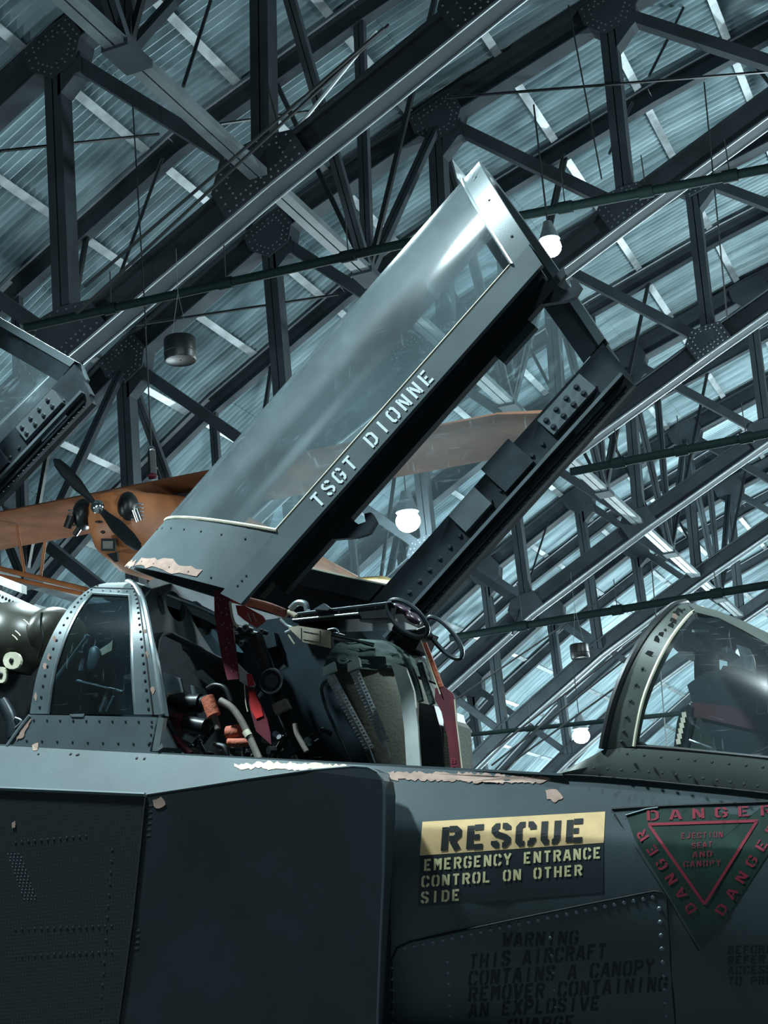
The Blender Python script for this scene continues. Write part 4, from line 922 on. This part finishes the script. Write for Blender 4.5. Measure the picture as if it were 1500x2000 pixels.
# ================================================================== FRONT EJECTION SEAT
st = thing('ejection_seat', 'front ejection seat with olive parachute pack and two black looped handles', 'seat')
def pz(pts, Y, ext, mt, nm, par, **kw): return MB().prism([P(x, y, Y) for x, y in pts], (0, ext, 0)).build(nm, mt, par, **kw)
def tz(pts, Y, r, mt, nm, par, n=10):
    q = [P(x, y, Y) for x, y in pts]; return MB().tube(smoothline(q, 5) if len(q) > 2 else q, r, n).build(nm, mt, par)
beam = pz(((486, 1215), (560, 1205), (650, 1235), (760, 1268), (760, 1320), (780, 1500), (560, 1500), (500, 1400), (470, 1300)), -.05, .30, 'navy', 'seat_beam', st)
tz(((500, 1240), (545, 1370), (598, 1492)), -.13, .021, 'black', 'catapult_tube', st); tz(((578, 1438), (590, 1468)), -.135, .026, 'frame_dark', 'tube_collar', st)
dl = MB().tube([P(530, 1330, -.12), P(530, 1330, -.185)], .036, 20).build('drogue_gun_cap', 'frame_dark', st)
MB().loop([P(530, 1330, -.187)+V((cos(a*pi/12)*.036, 0, sin(a*pi/12)*.036)) for a in range(24)], .0045, 8).build('cap_ring', 'bare_metal', dl)
MB().tube([P(530, 1330, -.185), P(530, 1330, -.20)], .022, 16).build('cap_knob', 'inner_grey', dl)
tz(((548, 1308), (556, 1300)), -.17, .006, 'bare_metal', 'pin', st); tz(((512, 1352), (505, 1362)), -.17, .006, 'bare_metal', 'pin', st)
pz(((530, 1376), (556, 1364), (565, 1382), (538, 1396)), -.165, .02, 'canvas', 'data_plate', st)
for x, y, r in ((462, 1242, .012), (488, 1230, .013), (480, 1260, .010), (520, 1236, .008), (470, 1228, .01)):
    c = P(x, y, -.15); g = MB().tube([c, c+V((.0, -.03, 0))], r, 12).build('quick_release', 'frame_dark', st); MB().loop([c+V((cos(a*pi/8)*r*.7, -.031, sin(a*pi/8)*r*.7)) for a in range(16)], .0025, 6).build('ring', 'rivet_bright', g)
tz(((462, 1242), (480, 1238), (505, 1245)), -.12, .016, 'black', 'actuator', st); tz(((492, 1245), (500, 1275), (515, 1300)), -.10, .015, 'navy', 'actuator_tube', st)
pz(((505, 1240), (535, 1235), (540, 1262), (515, 1268)), -.08, .05, 'navy', 'actuator_box', st)
# top beam with bright lower edge
pz(((565, 1200), (762, 1175), (775, 1188), (770, 1206), (570, 1214)), -.10, .22, 'black', 'top_beam', st)
tz(((572, 1211), (700, 1198)), -.105, .004, 'bare_metal', 'beam_edge', st); tz(((572, 1199), (765, 1176)), -.105, .003, 'inner_grey', 'beam_edge', st)
m = MB()
for q in range(5): m.disc(P(590+q*36, 1204-q*4.4, -.1005), (0, -1, 0), .004, .003, 7)
m.build('bolts', 'inner_grey', st, kind='stuff')
tz(((705, 1208), (735, 1212), (770, 1210)), -.08, .010, 'hose', 'padded_roll', st)
tz(((567, 1190), (580, 1178), (596, 1180), (600, 1192)), -.15, .010, 'bare_metal', 'shackle', st); tz(((552, 1205), (565, 1196), (578, 1204)), -.15, .009, 'canvas', 'strap_end', st)
pz(((612, 1190), (632, 1178), (645, 1188), (640, 1192)), -.12, .02, 'inner_grey', 'crumpled_cover', st)
tz(((548, 1210), (560, 1222), (572, 1228), (558, 1236)), -.16, .006, 'bare_metal', 'shackle_wire', st); tz(((560, 1232), (566, 1244), (575, 1258)), -.16, .003, 'canvas', 'loose_thread', st)
hs = pz(((563, 1226), (582, 1222), (645, 1232), (645, 1266), (592, 1254)), -.17, .006, 'canvas', 'harness_strap', st)
for a, b in (((588, 1226), (588, 1250)), ((625, 1232), (625, 1258)), ((592, 1232), (622, 1238)), ((592, 1248), (622, 1254))): tz((a, b), -.171, .0015, 'hose', 'stitching', hs, 5)
tz(((640, 1230), (655, 1228), (662, 1236)), -.16, .003, 'bare_metal', 'wire_clip', st); tz(((645, 1240), (690, 1250), (730, 1262)), -.15, .004, 'black', 'strap_cord', st)
pz(((648, 1238), (730, 1256), (700, 1275), (648, 1268)), -.14, .02, 'black', 'dark_strap', st)
# parachute pack: rounded box leaning back
lev = [(1500, 716, 886), (1470, 703, 884), (1430, 684, 878), (1390, 665, 868), (1350, 646, 856), (1325, 634, 846), (1308, 630, 834)]
rows = []
for y, xl, xr in lev:
    A_, B_ = P(xl, y, -.16), P(xr-40, y+6, -.10); L_ = (B_-A_).length; d = (B_-A_).normalized(); r = []
    for q in range(28):
        a = 2*pi*q/28; sx_ = (abs(cos(a))**.55)*(1 if cos(a) > 0 else -1); sy_ = (abs(sin(a))**.55)*(1 if sin(a) > 0 else -1)
        r.append((A_+B_)/2+d*sx_*L_*.5+V((0, .16+sy_*.20, 0)))
    rows.append(r)
m = MB().grid(rows, True); m.f.append(tuple(range(len(rows)*28-28, len(rows)*28))); m.smooth = True; pk = m.build('parachute_pack', 'olive', st)
rows = []
rnd = random.Random(3)
tc_ = [V((0, 0, 0))]
base = rows_ = m.v[(len(lev)-1)*28:(len(lev))*28]; cen = sum(base, V((0, 0, 0)))/28; topc = P(742, 1252, 0)
for t in [q_/14 for q_ in range(15)]:
    k = max(.02, (1-t**2.6)**.5 if t < 1 else .02); rows.append([cen.lerp(topc, t)+(p-cen)*k*(1.03+.035*sin(i*1.9+t*7)+.03*sin(i*3.7-t*11+1)+.02*sin(t*30+i)) for i, p in enumerate(base)])
m = MB().grid(rows, True); m.smooth = True; m.build('fabric_top', 'fabric_green', pk)
edge = [(762, 1292), (792, 1303), (808, 1350), (816, 1420), (821, 1502), (794, 1502), (790, 1430), (782, 1360), (768, 1310)]
pz(edge, -.235, .012, 'pack_edge', 'pale_edge_panel', pk)
tz(((640, 1328), (628, 1345), (640, 1390), (668, 1450), (690, 1500)), -.20, .005, 'inner_grey', 'edge_piping', pk)
for a, b, w in (((636, 1322), (714, 1466), 17), ((684, 1314), (745, 1456), 17)):
    strap = part('webbing_strap', st)
    n = 22; pts = [(a[0]+(b[0]-a[0])*i/n, a[1]+(b[1]-a[1])*i/n) for i in range(n+1)]
    MB().grid([[P(x, y, -.214), P(x+w*.5, y-w*.2, -.218), P(x+w, y-w*.4, -.214)] for x, y in pts]).build('strap_band', 'webbing', strap)
    for i in range(n): 
        x, y = pts[i]; MB().tube([P(x+.5, y+3, -.2155), P(x+w-.5, y+3-w*.4, -.2155)], .0022, 5).build('weave_ridge', 'webbing', strap)
    x, y = a; MB().prism([P(x-5, y-2, -.222), P(x+w+3, y-12, -.222), P(x+w-1, y-30, -.222), P(x-6, y-18, -.222)], (0, .012, 0)).build('buckle_tab', 'pack_edge', strap)
    MB().tube([P(b[0]+w*.5, b[1]-2, -.216), P(b[0]+w*.5+10, b[1]+24, -.216)], .003, 6).build('pull_cord', 'bare_metal', strap)
MB().loop([P(670, 1288, -.225)+(RI*cos(a*pi/8)*.014+UP*sin(a*pi/8)*.011) for a in range(16)], .0035, 6).build('buckle_ring', 'bare_metal', st)
for pts in (((795, 1288), (812, 1330), (822, 1370)), ((820, 1295), (832, 1335), (845, 1375))): tz(pts, -.225, .010, 'fabric_green', 'riser_strap', st)
pz(((818, 1372), (848, 1378), (862, 1430), (868, 1502), (824, 1502), (818, 1430)), -.15, .25, 'black', 'seat_cushion', st)
pz(((866, 1400), (874, 1410), (880, 1502), (868, 1502)), -.14, .2, 'olive', 'seat_side', st)
# looped face-curtain handles
def ring(cx_, cy_, a, b, rot, Y, r, mt, nm):
    return MB().loop([P(cx_+a*cos(q*pi/16)*cos(rot)-b*sin(q*pi/16)*sin(rot), cy_+a*cos(q*pi/16)*sin(rot)+b*sin(q*pi/16)*cos(rot), Y) for q in range(32)], r, 8).build(nm, mt, st)
ring(796, 1208, 48, 24, .72, -.10, .0075, 'frame_dark', 'curtain_handle'); ring(868, 1246, 50, 19, .88, .06, .0075, 'frame_dark', 'curtain_handle')
MB().ell(P(784, 1190, -.06), RI*.03+UP*-.012, UP*.014, FW*.03).build('curtain_roll', 'purple', st); MB().ell(P(806, 1208, -.06), RI*.026+UP*-.012, UP*.016, FW*.03).build('curtain_roll', 'purple', st)
tz(((770, 1225), (800, 1240), (835, 1228)), -.02, .012, 'black', 'handle_mount', st); pz(((768, 1255), (800, 1238), (830, 1232), (812, 1268), (790, 1272)), -.02, .12, 'black', 'head_plate', st)

# ================================================================== RED STREAMERS
def flat(pts, Y, mt, nm, par, th=.006, seed=0):
    return MB().prism([P(x, y, Y) for x, y in pts], (0, th, 0)).build(nm, mt, par)
w1 = thing('warning_streamer', 'wide dark red streamer hanging from the canopy hinge behind the seat', 'streamer', 'red streamers')
flat(((418, 1152), (448, 1158), (453, 1210), (460, 1268), (466, 1326), (444, 1328), (433, 1285), (424, 1235), (419, 1200)), -.30, 'red', 'ribbon', w1)
m = MB(); rnd = random.Random(31)
for q in range(26):
    t = rnd.random(); x = 422+t*24+rnd.uniform(0, 20); y = 1165+t*155; m.disc(P(x, y, -.3005), (0, -1, 0), .0018, .0005, 5)
m.build('paint_specks', 'canvas', w1, kind='stuff')
tz(((449, 1175), (452, 1195), (456, 1212), (464, 1225)), -.305, .004, 'canvas', 'cord', w1)
w2 = thing('folded_streamer', 'orange and red folded streamer draped over the seat top', 'streamer', 'red streamers')
tz(((446, 1168), (470, 1172), (520, 1184), (556, 1198)), -.26, [.012]*5+[.017]*6+[.014]*5 if False else .014, 'orange', 'rolled_ribbon', w2)
flat(((460, 1182), (478, 1183), (512, 1202), (518, 1212), (500, 1226), (478, 1212), (464, 1200)), -.255, 'flap_red', 'ribbon_flap', w2, .008)
for x in (484, 494): tz(((x, 1198), (x+7, 1214)), -.2565, .002, 'canvas', 'lettering', w2, 5)
w3 = thing('red_flag', 'bright red flag hanging beside the black gun cap in the cockpit', 'streamer', 'red streamers')
flat(((464, 1296), (478, 1310), (490, 1320), (498, 1338), (492, 1345), (468, 1330)), -.27, 'pack_edge', 'tag_end', w3)
flat(((481, 1316), (490, 1316), (496, 1338), (484, 1340)), -.276, 'bright_red', 'ribbon_top', w3)
flat(((480, 1340), (494, 1342), (508, 1372), (522, 1405), (528, 1432), (530, 1455), (500, 1428), (488, 1385)), -.272, 'red', 'ribbon', w3)
flat(((484, 1352), (496, 1350), (510, 1380), (514, 1398), (500, 1404), (490, 1386)), -.275, 'bright_red', 'ribbon_patch', w3)
tz(((477, 1330), (480, 1370), (484, 1390)), -.274, .002, 'cream', 'hem', w3, 5)
w4 = thing('red_streamer', 'deep red streamer hanging from a tan cord behind the seat pack', 'streamer', 'red streamers')
flat(((850, 1344), (866, 1340), (884, 1354), (889, 1366), (892, 1410), (898, 1460), (904, 1520), (882, 1520), (874, 1440), (862, 1390), (849, 1366)), -.24, 'red', 'ribbon', w4)
flat(((822, 1256), (832, 1254), (846, 1290), (866, 1342), (856, 1346), (842, 1312)), -.24, 'orange', 'cord_strap', w4, .008)
tz(((822, 1252), (828, 1268), (860, 1356)), -.245, .002, 'cream', 'cord', w4, 5)
tz(((888, 1366), (892, 1410), (898, 1460), (904, 1515)), -.242, .0022, 'cream', 'hem', w4, 5)
for s, y in (('B', 1484), ('E', 1498)):
    text(s, lambda u, v, y=y: P(881+u*9, y+7-v*10, -.2415), 0, 1, 0, 1, .9, 5).build('lettering', 'decal_red', w4)

# ================================================================== REAR SEAT AT THE LEFT EDGE
rs_ = thing('ejection_seat', 'rear ejection seat with domed olive headbox at the left edge', 'seat')
c = P(40, 1262, -.05); MB().ell(c, V((.155, 0, 0)), V((0, .20, 0)), V((-.02, 0, .155)), 24, 16).build('headbox_dome', 'olive_shell', rs_)
c = P(108, 1258, .0); MB().ell(c, V((.075, 0, 0)), V((0, .18, 0)), V((.02, 0, .125)), 20, 12).build('side_shell', 'olive_shell', rs_)
MB().tube(smoothline([P(x, y, -.24) for x, y in ((82, 1196), (80, 1220), (84, 1250), (74, 1285))]), .004, 6).build('shell_seam', 'black', rs_)
for q, (x, y, w_, h_) in enumerate(((23, 1290, 19, 17), (2, 1318, 11, 16))):
    pts = [P(x+w_*cos(a*pi/7)*(1 if abs(cos(a*pi/7)) < .8 else .92), y+h_*sin(a*pi/7), -.262) for a in range(14)]
    pl = MB().prism(pts, (0, .012, 0)).build('instruction_plate', 'cream', rs_); MB().disc(P(x-1, y, -.2625), (0, -1, 0), .010, .004, 12).build('plate_hole', 'black', pl)
pz(((-80, 1300), (60, 1320), (86, 1290), (72, 1340), (58, 1400), (20, 1450), (-80, 1450)), -.18, .38, 'black', 'seat_back', rs_)
tz(((4, 1370), (20, 1400), (28, 1440)), -.24, .022, 'frame_dark', 'hose', rs_); tz(((30, 1402), (42, 1410), (18, 1432)), -.25, .004, 'bare_metal', 'bracket_wire', rs_)
for x, y in ((36, 1232), (30, 1240), (52, 1210)): tz(((x-6, y), (x, y+5), (x+4, y+10)), -.248, .002, 'cream', 'scratch', rs_, 5)
pb = thing('perforated_beam', 'white perforated metal beam behind the rear seat headbox', 'beam')
a_ = [(-60, 1128), (60, 1182), (48, 1196), (-60, 1150)]
MB().prism([P(x, y, 1.2) for x, y in a_], (0, .05, 0)).build('beam', 'pack_edge', pb)
for q in range(8): MB().disc(P(-8+q*6.6, 1160+q*3.2, 1.2), (0, -1, 0), .008, .002, 8).build('hole', 'black', pb)
MB().prism([P(x, y, 1.3) for x, y in ((-20, 1118), (42, 1142), (42, 1158), (10, 1146), (-20, 1134))], (0, .04, 0)).build('upper_bracket', 'pack_edge', pb)
